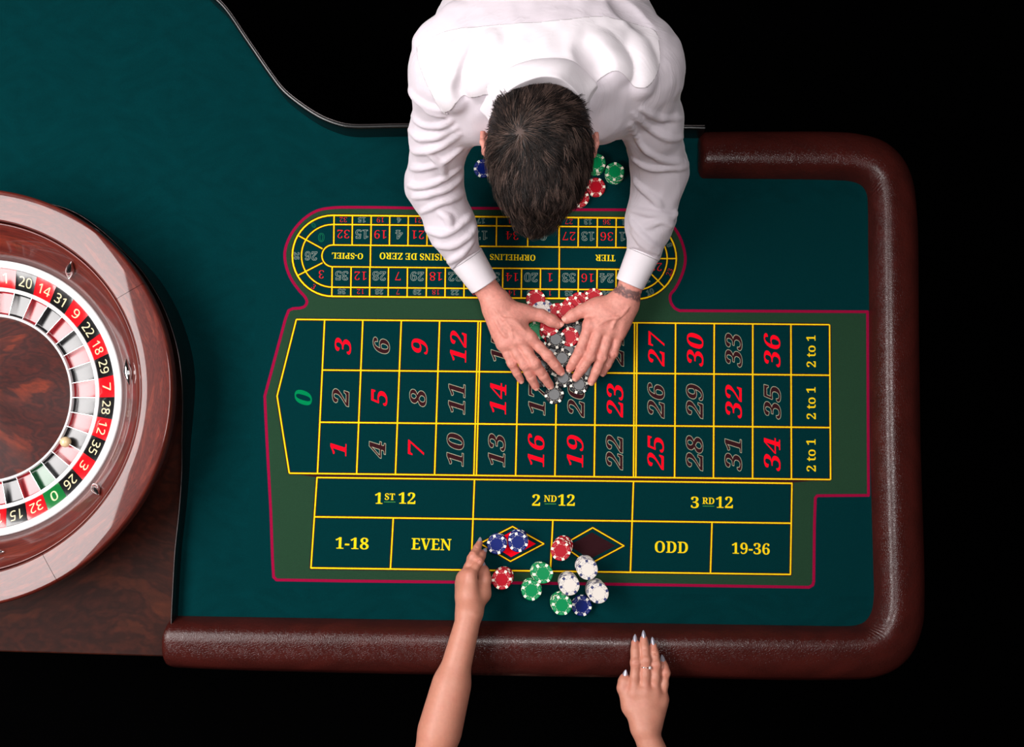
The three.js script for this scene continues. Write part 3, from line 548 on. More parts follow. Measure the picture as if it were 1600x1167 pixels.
// ------------------------------------------------------------------ skin, hair and cloth
const skinBump = dataTex(512, 512, (u, v) => { const n = 128 + 70 * TN(u, v, 40, 61, 3) + 60 * TN(u, v, 11, 65, 3) + 30 * (rnd() - 0.5); return [n, n, n]; });
skinBump.repeat.set(14, 14);
M.skinMan = phy({ vertexColors: true, bumpMap: skinBump, bumpScale: 0.0009, roughness: 0.5, sheen: 0.2, sheenRoughness: 0.5, sheenColor: 0xffb0a0 });
M.skinWoman = phy({ vertexColors: true, bumpMap: skinBump, bumpScale: 0.0004, roughness: 0.48, sheen: 0.2, sheenRoughness: 0.5, sheenColor: 0xffb0a0 });
M.nail = phy({ color: 0xe0a090, roughness: 0.3, clearcoat: 0.5 });
M.nailSilver = phy({ color: 0xa9a6b4, roughness: 0.3, metalness: 0.35, clearcoat: 1, clearcoatRoughness: 0.1 });
// fine creases of worn cotton: ridges of noise over a soft crumple
const weave = dataTex(1024, 1024, (u, v) => { const a = TN(u, v, 9, 81, 3), b = TN(u, v, 16, 97, 3); const n = 110 + 90 * a + 34 * Math.max(0, 1 - Math.abs(b) * 5) * smooth(-0.1, 0.25, a) + 10 * (rnd() - 0.5); return [n, n, n]; }); weave.repeat.set(2.6, 2.6);
M.shirt = phy({ color: 0xe0d6de, transmission: 0.2, thickness: 0, side: THREE.DoubleSide, bumpMap: weave, bumpScale: 0.0022, roughness: 0.95, sheen: 0.35, sheenRoughness: 0.45, sheenColor: 0xffffff });
M.shirtDouble = phy({ color: 0xddd5da, bumpMap: weave, bumpScale: 0.0012, roughness: 0.7, sheen: 0.3, sheenRoughness: 0.45, sheenColor: 0xffffff });
M.trousers = std({ color: 0x0b0b0d, roughness: 0.9 });
M.dress = std({ color: 0x0d0c10, roughness: 0.85 });
M.hair = phy({ vertexColors: true, roughness: 0.5, specularIntensity: 0.55 });
const UP = V(0, 1, 0);
// blotchy skin: redder over given joints, with fine mottling
const skinTone = (base, warm, joints, amount, extra) => (x, y, z) => {
  let w = 0; for (const [p, r] of joints) { const d = Math.hypot(x - p.x, y - p.y, z - p.z); w = Math.max(w, 1 - d / r); }
  w = smooth(0, 1, Math.max(0, w)) * 0.7 + clamp(fbm(x * 60, y * 60, z * 60, 3) * 0.9 + 0.12, 0, 1) * 0.6;
  const m = 1 + amount * fbm(x * 180 + 5, y * 180, z * 180, 3), c = [0, 1, 2].map(i => lerp(base[i], warm[i], clamp(w, 0, 1)) * m);
  return extra ? extra(c, x, y, z) : c;
};
// hand: wrist [px, py, h], knuckles and finger joints the same way; fills the field and returns nails' places
function hand(F, h) {
  const P = (a) => at(a[0], a[1], a[2]), w = P(h.wrist), tips = [], joints = [], s = h.size ?? 1;
  const mc = h.fingers.map(f => P(f[0]));
  const n = mc[0].clone().sub(w).cross(mc.at(-1).clone().sub(w)).normalize(); if (n.y < 0) n.negate(); const pn = h.normal ?? n;
  if (h.forearm) { const fa = h.forearm.map(a => P(a)); F.cap(fa[0], w, h.forearmR[0], h.forearmR[1], 0.02, 1, pn, 0.86); }
  // back of the hand: a fan of bones under one skin, with fuller edges
  mc.forEach((m, i) => { const e = i === 0 || i === 3; F.cap(w.clone().lerp(m, 0.1), m.clone().addScaledVector(pn, -0.004 * s), 0.019 * s, (e ? 0.0118 : 0.0128) * s, 0.014, 1, pn, 0.9); });
  for (let i = 0; i < 3; i++) F.cap(mc[i].clone().lerp(w, 0.4).lerp(mc[i + 1].clone().lerp(w, 0.4), 0.5), mc[i].clone().lerp(mc[i + 1], 0.5).addScaledVector(pn, -0.0045 * s), 0.0155 * s, 0.0105 * s, 0.012, 1, pn, 0.9);
  const out = mc[3].clone().sub(mc[0]).normalize(); F.cap(w.clone().lerp(mc[3], 0.28).addScaledVector(out, 0.008 * s).addScaledVector(pn, -0.005), mc[3].clone().lerp(w, 0.25).addScaledVector(out, 0.003 * s).addScaledVector(pn, -0.006), 0.0155 * s, 0.0125 * s, 0.016);
  h.fingers.forEach((f, i) => {
    const q = f.map(P), r = (h.r ?? [0.0102, 0.0104, 0.0099, 0.0086])[i] * s;
    const [a, b, t] = q, d = b.clone().lerp(t, 0.52).addScaledVector(pn, h.arch ?? 0.002);
    const mid = a.clone().lerp(b, 0.55);
    F.cap(a.clone().addScaledVector(pn, -0.002), mid, r * 1.12, r * 1.02, 0.004); F.cap(mid, b, r * 1.0, r * 1.02, 0.004); F.cap(b, b.clone().lerp(d, 0.6), r * 1.02, r * 0.93, 0.004); F.cap(b.clone().lerp(d, 0.6), d, r * 0.93, r * 0.93, 0.004);
    const e = t.clone().addScaledVector(t.clone().sub(d).normalize(), -r * 0.72); F.cap(d, e, r * 0.93, r * 0.84, 0.004);
    F.ell(b.clone().addScaledVector(pn, r * 0.2), V(1, 0, 0), UP, V(0, 0, 1), r * 0.95, r * 0.93, r * 0.95, 0.006);
    F.ell(a.clone().addScaledVector(pn, r * 0.3), V(1, 0, 0), UP, V(0, 0, 1), r * 1.0, r * 0.85, r * 1.0, 0.012);
    // skin folds over the middle and end joints
    const dir = b.clone().sub(a).normalize(), side = dir.clone().cross(pn).normalize();
    for (const k of [-0.4, 0.05, 0.5]) { const c = b.clone().addScaledVector(dir, r * k).addScaledVector(pn, r * 1.16); F.cap(c.clone().addScaledVector(side, -r * 0.55), c.clone().addScaledVector(side, r * 0.55), r * 0.1, r * 0.1, 0.0014, -1); }
    const dn = t.clone().sub(b).normalize(), c2 = d.clone().addScaledVector(pn, r * 0.97); F.cap(c2.clone().addScaledVector(side, -r * 0.5), c2.clone().addScaledVector(side, r * 0.5), r * 0.08, r * 0.08, 0.0012, -1);
    joints.push([b, 0.016], [t, 0.02], [a, 0.018]); tips.push({ tip: t, dir: t.clone().sub(d).normalize(), r: r * 0.84, up: h.nailUp?.[i] ?? pn });
    if (h.tendons) { const m = w.clone().lerp(a, 0.3).addScaledVector(pn, 0.0155 * s), m2 = a.clone().lerp(w, 0.15).addScaledVector(pn, 0.0095 * s); F.cap(m, m2, 0.0014, 0.0026, 0.008); }
  });
  if (h.veins) for (const v of h.veins) { const pts = curve(v.map(a => V(a[0], a[1], 0)), 8).map(a => F.hit(a.x, a.y)); if (pts.every(Boolean)) { pts.forEach(p => p.addScaledVector(pn, -0.0009)); F.chain(pts, pts.map(() => 0.0014), 0.0045); } }
  const th = h.thumb.map(P), tr = 0.0122 * s; F.cap(w.clone().lerp(th[0], 0.35), th[0], 0.016 * s, 0.0155 * s, 0.016); F.cap(th[0], th[1], 0.0155 * s, 0.0126 * s, 0.012);
  if (h.web) F.cap(th[0].clone().lerp(th[1], 0.35), mc[0].clone().lerp(w, 0.42), 0.011 * s, 0.011 * s, 0.02);
  const td = th[1].clone().lerp(th[2], 0.48); F.cap(th[1], td, tr * 1.02, tr * 1.0, 0.005); F.cap(td, th[2].clone().addScaledVector(th[2].clone().sub(td).normalize(), -tr * 0.75), tr * 1.0, tr * 0.8, 0.005);
  joints.push([th[1], 0.018], [th[2], 0.02]); tips.push({ tip: th[2], dir: th[2].clone().sub(td).normalize(), r: tr * 0.84, up: h.thumbUp ?? pn, thumb: true });
  return { tips, joints, n: pn, w };
}
function nailGeo(len, wid, thick, pointed) {
  const g = new THREE.SphereGeometry(1, 20, 14), p = g.attributes.position;
  for (let i = 0; i < p.count; i++) { let x = p.getX(i), y = p.getY(i), z = p.getZ(i); const u = z * 0.5 + 0.5; let k = pointed ? Math.pow(Math.max(0, 1 - u * u * u), 0.75) * Math.min(1, Math.pow(u * 3 + 0.25, 0.5)) * 1.25 : Math.pow(Math.max(0, 1 - Math.abs(z) ** 4), 0.35); const sx = Math.sqrt(Math.max(1e-4, 1 - z * z)); x = x / Math.max(0.15, sx) * k * Math.min(1, sx * 4); p.setXYZ(i, x * wid, y * thick - x * x * wid * 0.55 - (pointed ? 0 : 0), z * len); }
  g.computeVertexNormals(); return g;
}
function addNail(parent, t, len, wid, mat, pointed = false, fwd = 0) {
  const m = part('fingernail', nailGeo(len, wid, pointed ? 0.0012 : 0.0009, pointed), mat, parent);
  const up = t.up.clone().addScaledVector(t.dir, -t.up.dot(t.dir)).normalize(), x = up.clone().cross(t.dir).normalize();
  m.quaternion.setFromRotationMatrix(new THREE.Matrix4().makeBasis(x, up, t.dir));
  m.position.copy(t.tip).addScaledVector(t.dir, -len * 0.95 + fwd).addScaledVector(up, t.r * (pointed ? 0.85 : 0.86)); return m;
}
const strip = (g) => { const o = new THREE.BufferGeometry(); for (const k of ['position', 'normal', 'uv', 'color']) if (g.attributes[k]) o.setAttribute(k, g.attributes[k]); o.setIndex(g.index); return o; };
// clip a mesh's triangles by g > 0 and lift them off as a second layer of given thickness
function layer(geo, g, off, thick) {
  const p = geo.attributes.position, n = geo.attributes.normal, ix = geo.index.array, P = [], I = [], map = new Map(), edges = new Map();
  const key = (s, v) => { if (!map.has(s)) { map.set(s, P.length); P.push(v); } return map.get(s); };
  const vert = (i) => ({ p: V(p.getX(i), p.getY(i), p.getZ(i)), n: V(n.getX(i), n.getY(i), n.getZ(i)) });
  const val = []; for (let i = 0; i < p.count; i++) val.push(g(p.getX(i), p.getY(i), p.getZ(i), n.getY(i)));
  for (let t = 0; t < ix.length; t += 3) {
    const T = [ix[t], ix[t + 1], ix[t + 2]]; if (T.every(i => val[i] <= 0)) continue; const poly = [];
    for (let k = 0; k < 3; k++) { const a = T[k], b = T[(k + 1) % 3]; if (val[a] > 0) poly.push(key('v' + a, vert(a))); if ((val[a] > 0) !== (val[b] > 0)) { const lo = Math.min(a, b), hi = Math.max(a, b), f = val[lo] / (val[lo] - val[hi]), A = vert(lo), B = vert(hi); poly.push(key(lo + '_' + hi, { p: A.p.lerp(B.p, f), n: A.n.lerp(B.n, f).normalize() })); } }
    for (let k = 1; k < poly.length - 1; k++) I.push([poly[0], poly[k], poly[k + 1]]);
  }
  for (const T of I) for (let k = 0; k < 3; k++) { const a = T[k], b = T[(k + 1) % 3], r = b + '_' + a; if (edges.has(r)) edges.delete(r); else edges.set(a + '_' + b, [a, b]); }
  const pos = [], idx = [], N = P.length; for (const o of [off + thick, off]) for (const v of P) { const q = v.p.clone().addScaledVector(v.n, o); pos.push(q.x, q.y, q.z); }
  for (const [a, b, c] of I) idx.push(a, b, c, N + a, N + c, N + b); for (const [a, b] of edges.values()) idx.push(b, a, N + a, b, N + a, N + b);
  const o = new THREE.BufferGeometry(); o.setAttribute('position', new THREE.Float32BufferAttribute(pos, 3)); o.setIndex(idx); o.computeVertexNormals(); return planUV(o);
}
const inPoly = (poly, x, z) => { let d = 1e9, s = false; for (let i = 0, j = poly.length - 1; i < poly.length; j = i++) { const [ax, az] = poly[i], [bx, bz] = poly[j]; if ((az > z) !== (bz > z) && x < (bx - ax) * (z - az) / (bz - az) + ax) s = !s; const ex = bx - ax, ez = bz - az, t = clamp(((x - ax) * ex + (z - az) * ez) / (ex * ex + ez * ez), 0, 1); d = Math.min(d, Math.hypot(x - ax - ex * t, z - az - ez * t)); } return s ? d : -d; };

// ------------------------------------------------------------------ the dealer
{
  const dealer = thing('person', 'dealer in a white shirt with short dark hair, bending to sweep chips together', 'person', V(0, 0, 0));
  const shL = at(704, 116, 0.37), shR = at(1003, 106, 0.37), elL = at(677, 288, 0.15), elR = at(1031, 268, 0.16), wrL = at(768, 460, 0.055), wrR = at(984, 458, 0.055);
  const chest = at(852, 62, 0.345), waist = V(0.055, Y0 + 0.2, -0.93), hip = V(0.055, Y0 + 0.08, -1.04), neck0 = at(850, 120, 0.42);
  const spine = neck0.clone().sub(hip).normalize(), lat = V(1, 0, 0), back = lat.clone().cross(spine).normalize(); if (back.y < 0) back.negate();
  const head = at(843, 238, 0.415), fwd = V(0, -0.62, 0.785).normalize(), crown = V(0, 0.785, 0.62).normalize();
  const S = new Field();                                                    // the shirt
  S.cap(hip, waist, 0.15, 0.15, 0.06, 1, back, 0.68); S.cap(waist, chest, 0.155, 0.165, 0.06, 1, back, 0.66);
  S.cap(chest.clone().add(V(-0.06, 0, 0)), chest.clone().add(V(0.06, 0, 0)), 0.125, 0.125, 0.05, 1, back, 0.85);
  for (const [s, e, w, wt] of [[shL, elL, at(726, 402, 0.078), wrL], [shR, elR, at(1006, 393, 0.078), wrR]]) {
    S.cap(chest.clone().lerp(s, 0.35).add(V(0, 0.015, 0)), s, 0.08, 0.06, 0.05);
    S.cap(s.clone().lerp(neck0, 0.75), s.clone().lerp(neck0, 0.1), 0.062, 0.056, 0.05);
    S.cap(s, s.clone().lerp(e, 0.5), 0.06, 0.053, 0.035); S.cap(s.clone().lerp(e, 0.5), e, 0.053, 0.0505, 0.02); S.cap(e, e.clone().lerp(w, 0.6), 0.0505, 0.045, 0.02); S.cap(e.clone().lerp(w, 0.6), w, 0.045, 0.0345, 0.02);
  }
  S.cap(chest.clone().lerp(neck0, 0.5), neck0.clone().add(V(0, -0.015, 0.0)), 0.085, 0.07, 0.05);
  // hanging front panels
  S.cap(shL.clone().lerp(neck0, 0.35).add(V(0, -0.05, 0.03)), at(715, 185, 0.30), 0.05, 0.03, 0.035); S.cap(shR.clone().lerp(neck0, 0.4).add(V(0, -0.05, 0.03)), at(965, 170, 0.31), 0.06, 0.035, 0.035);
  S.cap(at(760, 165, 0.33), at(930, 165, 0.33), 0.06, 0.06, 0.05);
  // folds: ridges that lie on the cloth where the photograph shows them
  const folds = [
    [[[633, 196], [654, 215], [682, 213], [713, 197]], 5], [[[632, 228], [655, 238], [686, 231], [717, 207]], 6], [[[635, 261], [662, 263], [694, 252], [719, 232]], 6], [[[636, 287], [657, 292], [689, 281], [719, 262]], 6],
    [[[645, 308], [671, 303], [702, 292], [720, 275]], 5], [[[657, 332], [683, 320], [711, 309], [722, 300]], 6], [[[666, 359], [694, 365], [725, 348], [736, 334]], 6], [[[677, 382], [705, 385], [733, 368], [742, 350]], 5], [[[700, 410], [722, 396], [740, 372]], 5],
    [[[640, 178], [662, 196], [690, 196], [705, 186]], 4], [[[672, 240], [690, 258], [696, 276]], 4], [[[686, 330], [700, 342], [704, 356]], 5],
    [[[989, 176], [1013, 200], [1047, 216], [1075, 213]], 6], [[[985, 193], [1005, 232], [1042, 252], [1075, 253]], 6], [[[987, 247], [1016, 263], [1056, 263], [1075, 259]], 5], [[[991, 281], [1013, 303], [1033, 320]], 5],
    [[[986, 326], [1016, 334], [1050, 338], [1056, 331]], 6], [[[986, 343], [1005, 370], [1033, 390]], 6], [[[989, 360], [1013, 387], [1030, 395]], 4], [[[1002, 168], [1032, 184], [1072, 182]], 4], [[[1010, 352], [1035, 345], [1050, 352]], 4],
    [[[648, 150], [668, 170], [694, 178]], 4], [[[640, 140], [660, 160], [690, 170]], 3], 
  ];
  const put = [], soft = [];
  // broad soft folds over the shoulders and the back: ridges (+) and hollows (-)
  for (const [pts, r, d] of [[[[735, 62], [716, 104], [708, 146]], 0.02, 1], [[[752, 70], [738, 110], [726, 150]], 0.014, -1], [[[775, 62], [760, 90], [748, 125]], 0.02, 1], [[[930, 62], [950, 84], [968, 104]], 0.018, 1], [[[912, 78], [928, 100], [940, 118]], 0.016, -1], [[[990, 70], [1002, 100], [1004, 128]], 0.016, 1], [[[660, 60], [690, 40], [720, 10]], 0.016, 1], [[[1012, 40], [990, 20], [970, 2]], 0.016, -1]]) {
    const c = curve(pts.map(p => V(p[0], p[1], 0)), 12).map(q => S.hit(q.x, q.y)).filter(Boolean); if (c.length > 8) soft.push([c, r, d]);
  }
  for (const [c, r, d] of soft) { const m = c.length - 1; S.chain(c.map((q, i) => q.clone().add(V(0, (d > 0 ? -r : r) - d * 0.0015 + d * 0.003 * Math.sin(Math.PI * (0.05 + 0.9 * i / m)), 0))), c.map(() => r), 0.014, d); }
  for (const [pts, r] of folds) { const c = curve(pts.map(p => V(p[0], p[1], 0)), 18).map(q => S.hit(q.x, q.y)).filter(Boolean).filter((q, i, a) => !i || q.distanceTo(a[i - 1]) < 0.025); if (c.length > 8) put.push([c, r]); }
  for (const [c, r] of put) {
    const m = c.length - 1; const k = (i) => Math.sin(Math.PI * (0.06 + 0.88 * i / m)); S.chain(c.map((q, i) => q.clone().add(V(0, -0.0038 + 0.00085 * r * k(i), 0))), c.map((_, i) => 0.0022 * (0.5 + 0.6 * k(i))), 0.0095);
  }
  const cuffEndL = at(757, 446, 0.06), cuffEndR = at(984, 444, 0.06), cuffTopL = at(728, 402, 0.076), cuffTopR = at(1006, 394, 0.076);
  const shirtGeo = S.mesh(0.0031, (x, y, z) => {
    // open at the cuffs, round the neck and at the belt
    const cutL = (x - cuffTopL.x) * (cuffEndL.x - cuffTopL.x) + (z - cuffTopL.z) * (cuffEndL.z - cuffTopL.z), cutR = (x - cuffTopR.x) * (cuffEndR.x - cuffTopR.x) + (z - cuffTopR.z) * (cuffEndR.z - cuffTopR.z);
    return Math.max(x < 0.03 && z > -0.45 ? cutL * 12 - 0.006 : -1, x >= 0.1 && z > -0.45 ? cutR * 12 - 0.006 : -1, (hip.z + 0.0) - z);
  }, (x, y, z) => 0.0035 * fbm(x * 11 + 3, y * 14, z * 17, 2) + 0.0016 * N3(x * 40, y * 30, z * 46));
  const shirt = part('shirt', shirtGeo, M.shirt, dealer, 'white long-sleeved dress shirt with creased sleeves');
  // yoke: the doubled cloth over the shoulders
  const yk = [[653, 73], [672, 60], [705, 47], [745, 43], [790, 39], [850, 34], [895, 30], [935, 26], [965, 31], [995, 40], [1023, 50], [1030, 80], [1027, 110], [1011, 135], [995, 136], [985, 128], [964, 110], [940, 122], [930, 130], [900, 140], [800, 150], [760, 145], [742, 150], [727, 148], [716, 156], [697, 178], [684, 162], [668, 130], [655, 95]];
  const ykw = [...curve([...yk, yk[0]].map(p => V(p[0], p[1], 0)), 160)].map(({ x, y }) => { const q = S.hit(x, y) ?? at(x, y, 0.4); return [q.x, q.z]; });
  part('yoke', layer(shirtGeo, (x, y, z, ny) => ny > 0.02 ? inPoly(ykw, x, z) : -1, 0.0002, 0.0022), M.shirtDouble, shirt, 'white doubled yoke over the shoulders');
  // seams where the sleeves are set in
  for (const s of [[[652, 74], [660, 110], [675, 145], [696, 178]], [[1024, 50], [1030, 80], [1026, 112], [1010, 136]]]) { const c = curve(s.map(p => V(p[0], p[1], 0)), 24).map(q => S.hit(q.x, q.y)).filter(Boolean); if (c.length > 4) part('seam', tube(c, 0.0016, 6, 60), M.shirtDouble, shirt); }
  // cuffs: stiff bands with a rolled edge
  for (const [a, b, r0, r1] of [[cuffTopL, cuffEndL, 0.0335, 0.0278], [cuffTopR, cuffEndR, 0.0315, 0.0272]]) {
    const ax = b.clone().sub(a).normalize(), s = ax.clone().cross(UP).normalize(), u = s.clone().cross(ax).normalize(), rows = [];
    for (const [t, k] of [[0.02, -0.004], [0.0, -0.002], [-0.01, 0.0006], [0.02, 0.0018], [0.5, 0.0016], [0.97, 0.0016], [1.0, 0.0006], [1.0, -0.0008], [0.96, -0.0018], [0.3, -0.002]]) { const c = a.clone().lerp(b, t), r = lerp(r0, r1, t) + k, row = []; for (let j = 0; j < 48; j++) { const f = j / 48 * Math.PI * 2; row.push(c.clone().addScaledVector(s, Math.cos(f) * r).addScaledVector(u, Math.sin(f) * r * 0.95)); } rows.push(row); }
    const cuff = part('cuff', planUV(loft(rows, { closeV: true })), M.shirtDouble, shirt, 'stiff white cuff');
    const st = []; for (let j = 0; j <= 48; j++) { const f = j / 48 * Math.PI * 2, c = a.clone().lerp(b, 0.06), r = lerp(r0, r1, 0.06) + 0.0018; st.push(c.addScaledVector(s, Math.cos(f) * r).addScaledVector(u, Math.sin(f) * r * 0.95)); }
    part('seam', tube(st, 0.0006, 5, 96), M.shirt, cuff);
  }
  // collar: folded band round the neck
  {
    const out = [[741, 167, 0.41], [760, 143, 0.445], [793, 112, 0.475], [831, 96, 0.492], [857, 92, 0.497], [883, 93, 0.495], [905, 104, 0.483], [920, 119, 0.467], [932.6, 144.6, 0.44], [928, 183, 0.40]];
    const fold = [[763, 187, 0.41], [776, 160, 0.455], [798, 137, 0.49], [825, 123, 0.512], [850, 117, 0.518], [873, 120, 0.515], [890, 131, 0.5], [905, 147, 0.478], [915, 165, 0.45], [922, 187, 0.405]];
    const o = curve(out.map(p => at(...p)), 60), f = curve(fold.map(p => at(...p)), 60), rows = [];
    for (let i = 0; i <= 60; i++) {
      const A = o[i].clone(), B = f[i]; const hit = S.cast(V(A.x, Y0 + 0.75, A.z), V(0, -1, 0), 0, 0.6); if (hit && i > 6 && i < 54) A.y = Math.max(hit.y + 0.005, Math.min(A.y, hit.y + 0.012));
      const n = V(0, 1, -0.35).normalize(), row = [A.clone().addScaledVector(n, -0.0022)]; row.push(A.clone().addScaledVector(n, 0.0004));
      for (const t of [0.2, 0.5, 0.8, 0.95]) row.push(A.clone().lerp(B, t).addScaledVector(n, 0.0065 * Math.sin(Math.PI * t)));
      row.push(B.clone().add(V(0, 0.002, 0.001)), B.clone().add(V(0, 0.0, 0.004)), B.clone().add(V(0, -0.03, 0.004)), B.clone().add(V(0, -0.032, 0.001)), B.clone().add(V(0, -0.006, -0.001)), A.clone().lerp(B, 0.5).addScaledVector(n, 0.0035)); rows.push(row);
    }
    part('collar', planUV(loft(rows, { closeV: true })), M.shirtDouble, shirt, 'stiff white folded collar');
  }
  // body: head and neck, trunk and arms, two hands, joined into one skin
  const T = new Field();
  T.cap(hip, chest, 0.125, 0.135, 0.05, 1, back, 0.6);
  for (const [s, e, w] of [[shL, elL, wrL], [shR, elR, wrR]]) { T.cap(chest, s, 0.07, 0.045, 0.04); const q = s === shL ? at(728, 403, 0.074) : at(1005, 395, 0.074); T.cap(s, e, 0.04, 0.03, 0.02); T.cap(e, q, 0.027, 0.019, 0.02); T.cap(q, w, 0.019, 0.016, 0.02); }
  T.cap(chest, neck0, 0.07, 0.055, 0.05);
  for (const sx of [-1, 1]) { const k = V(hip.x + sx * 0.1, Y0 - 0.35, hip.z + 0.04), f = V(hip.x + sx * 0.11, 0.09, hip.z - 0.03); T.cap(hip.clone().add(V(sx * 0.085, -0.02, 0)), k, 0.075, 0.052, 0.03); T.cap(k, f, 0.05, 0.035, 0.02); T.cap(f, f.clone().add(V(sx * 0.02, -0.05, 0.15)), 0.035, 0.03, 0.02); }
  const H = new Field();
  H.cap(neck0.clone().add(V(0, -0.01, 0.0)), head.clone().addScaledVector(fwd, -0.03).addScaledVector(crown, -0.045), 0.06, 0.058, 0.03);
  H.ell(head, lat, crown, fwd, 0.077, 0.092, 0.098, 0.03);
  H.ell(head.clone().addScaledVector(crown, -0.085).addScaledVector(fwd, 0.04), lat, crown, fwd, 0.058, 0.062, 0.058, 0.04);
  H.ell(head.clone().addScaledVector(crown, -0.135).addScaledVector(fwd, 0.062), lat, crown, fwd, 0.026, 0.018, 0.022, 0.03);
  const face = (r, u, f) => head.clone().addScaledVector(lat, r).addScaledVector(crown, u).addScaledVector(fwd, f);
  H.cap(face(0, -0.03, 0.09), face(0, -0.068, 0.112), 0.008, 0.012, 0.012); for (const s of [-1, 1]) { H.cap(face(s * 0.012, -0.012, 0.091), face(s * 0.045, -0.014, 0.078), 0.009, 0.007, 0.015); H.ell(face(s * 0.032, -0.032, 0.093), lat, crown, fwd, 0.015, 0.01, 0.01, 0.01, -1); H.ell(face(s * 0.032, -0.032, 0.078), lat, crown, fwd, 0.013, 0.012, 0.012, 0.003); H.ell(face(s * 0.012, -0.072, 0.102), lat, crown, fwd, 0.008, 0.007, 0.008, 0.006); }
  H.cap(face(-0.022, -0.098, 0.094), face(0.022, -0.098, 0.094), 0.005, 0.005, 0.005); H.cap(face(-0.018, -0.108, 0.094), face(0.018, -0.108, 0.094), 0.006, 0.006, 0.004); H.cap(face(-0.022, -0.103, 0.101), face(0.022, -0.103, 0.101), 0.0018, 0.0018, 0.002, -1);
  for (const s of [-1, 1]) { const q = (r, u, f) => face(s * r, u, f); H.ell(q(0.085, -0.03, -0.004), V(s, 0, 0).addScaledVector(fwd, -0.4).normalize(), crown, fwd, 0.007, 0.032, 0.019, 0.006); H.chain([q(0.088, -0.055, 0.002), q(0.093, -0.03, -0.02), q(0.093, -0.006, -0.014), q(0.088, 0.0, 0.006)], [0.005, 0.0045, 0.0045, 0.004], 0.003); }
  const hL = new Field(), hR = new Field();
  const left = hand(hL, { wrist: [771, 466, 0.05], forearm: [[750, 436, 0.062]], forearmR: [0.0245, 0.0255], tendons: true, web: true,
    fingers: [[[828, 527, 0.048], [856, 556, 0.044], [879, 584, 0.027]], [[811, 531, 0.05], [836, 568, 0.047], [861.5, 605, 0.018]], [[796, 534, 0.047], [820, 570, 0.042], [839, 607.5, 0.016]], [[785, 538, 0.042], [800, 568, 0.034], [815.5, 597, 0.012]]],
    thumb: [[805, 487, 0.042], [846, 493, 0.04], [879, 509.5, 0.034]], thumbUp: V(0.2, 1, -0.3).normalize(), veins: [[[772, 480], [785, 498], [797, 512], [801, 528]], [[785, 498], [800, 500], [818, 515]], [[774, 500], [782, 515], [790, 526]]] });
  const right = hand(hR, { wrist: [979, 466, 0.05], forearm: [[989, 433, 0.062]], forearmR: [0.0245, 0.0255], tendons: true, web: true,
    fingers: [[[921, 507, 0.05], [906.5, 548, 0.046], [888, 579, 0.026]], [[938, 511, 0.052], [922, 557, 0.048], [897.5, 593, 0.022]], [[953, 516, 0.049], [940.5, 558, 0.044], [922.5, 600, 0.02]], [[968, 521, 0.044], [958, 552, 0.036], [940.5, 586, 0.012]]],
    thumb: [[938, 478, 0.044], [910, 485, 0.042], [879.5, 502, 0.038]], thumbUp: V(-0.2, 1, -0.3).normalize(), veins: [[[982, 480], [972, 492], [962, 500], [957, 512]], [[966, 496], [950, 499], [934, 508]]] });
  const joints = [...left.joints, ...right.joints], tat = at(982, 459, 0.07), tatDir = at(979, 466, 0.05).sub(at(996, 427, 0.066)).normalize();
  // tattoo: a dark inked band round the right wrist
  const ink = (c, x, y, z) => { const d = (x - tat.x) * tatDir.x + (y - tat.y) * tatDir.y + (z - tat.z) * tatDir.z; if (Math.abs(x - tat.x) > 0.06 || d < -0.025 || d > 0.02) return c; const e = 0.0105 + 0.004 * N3(x * 120, y * 120, z * 120); const k = smooth(e, e - 0.003, Math.abs(d + 0.001)) * smooth(-0.32, 0.12, fbm(x * 260, y * 260, z * 260, 2) + 0.12) * 0.85; return [lerp(c[0], 0.07, k), lerp(c[1], 0.045, k), lerp(c[2], 0.05, k)]; };
  const tone = skinTone([0.62, 0.25, 0.195], [0.57, 0.155, 0.125], joints, 0.3, ink);
  const bodyGeo = mergeGeometries([T.mesh(0.012), H.mesh(0.004), hL.mesh(0.0021), hR.mesh(0.0021)].map(g => strip(tint(g, tone))));
  const body = part('body', bodyGeo, M.skinMan, dealer, 'fair reddish skin with a tattooed right wrist');
  for (const t of [...left.tips, ...right.tips]) addNail(body, t, t.thumb ? 0.0068 : 0.0058, t.thumb ? 0.0066 : t.r * 0.72, M.nail);
  for (const s of [-1, 1]) { const e = part('eye', new THREE.SphereGeometry(0.0115, 20, 14), std({ color: 0xe8e2dc, roughness: 0.3 }), body); e.position.copy(face(s * 0.032, -0.036, 0.0815)); const ir = part('iris', new THREE.SphereGeometry(0.0055, 16, 10).scale(1, 1, 0.4), std({ color: 0x2a1a10, roughness: 0.2 }), e); ir.position.copy(fwd.clone().multiplyScalar(0.0098)); ir.lookAt(fwd); }
  // trousers and shoes below the frame's top edge
  const TR = new Field(); TR.cap(hip.clone().add(V(0, -0.01, -0.005)), hip.clone().add(V(0, 0.02, 0.03)), 0.148, 0.148, 0.04, 1, back, 0.72);
  for (const sx of [-1, 1]) { const k = V(hip.x + sx * 0.1, Y0 - 0.35, hip.z + 0.04), f = V(hip.x + sx * 0.11, 0.06, hip.z - 0.03); TR.cap(hip.clone().add(V(sx * 0.085, -0.02, 0)), k, 0.092, 0.07, 0.03); TR.cap(k, f, 0.07, 0.058, 0.02); }
  part('trousers', TR.mesh(0.012), M.trousers, dealer, 'black trousers');
  for (const sx of [-1, 1]) { const SH = new Field(), f = V(hip.x + sx * 0.11, 0.045, hip.z - 0.04); SH.cap(f, f.clone().add(V(sx * 0.025, 0, 0.19)), 0.046, 0.04, 0.02, 1, UP, 0.9); part('shoe', SH.mesh(0.008, (x, y) => 0.004 - y), M.blackLacquer, dealer, 'black shoe'); }
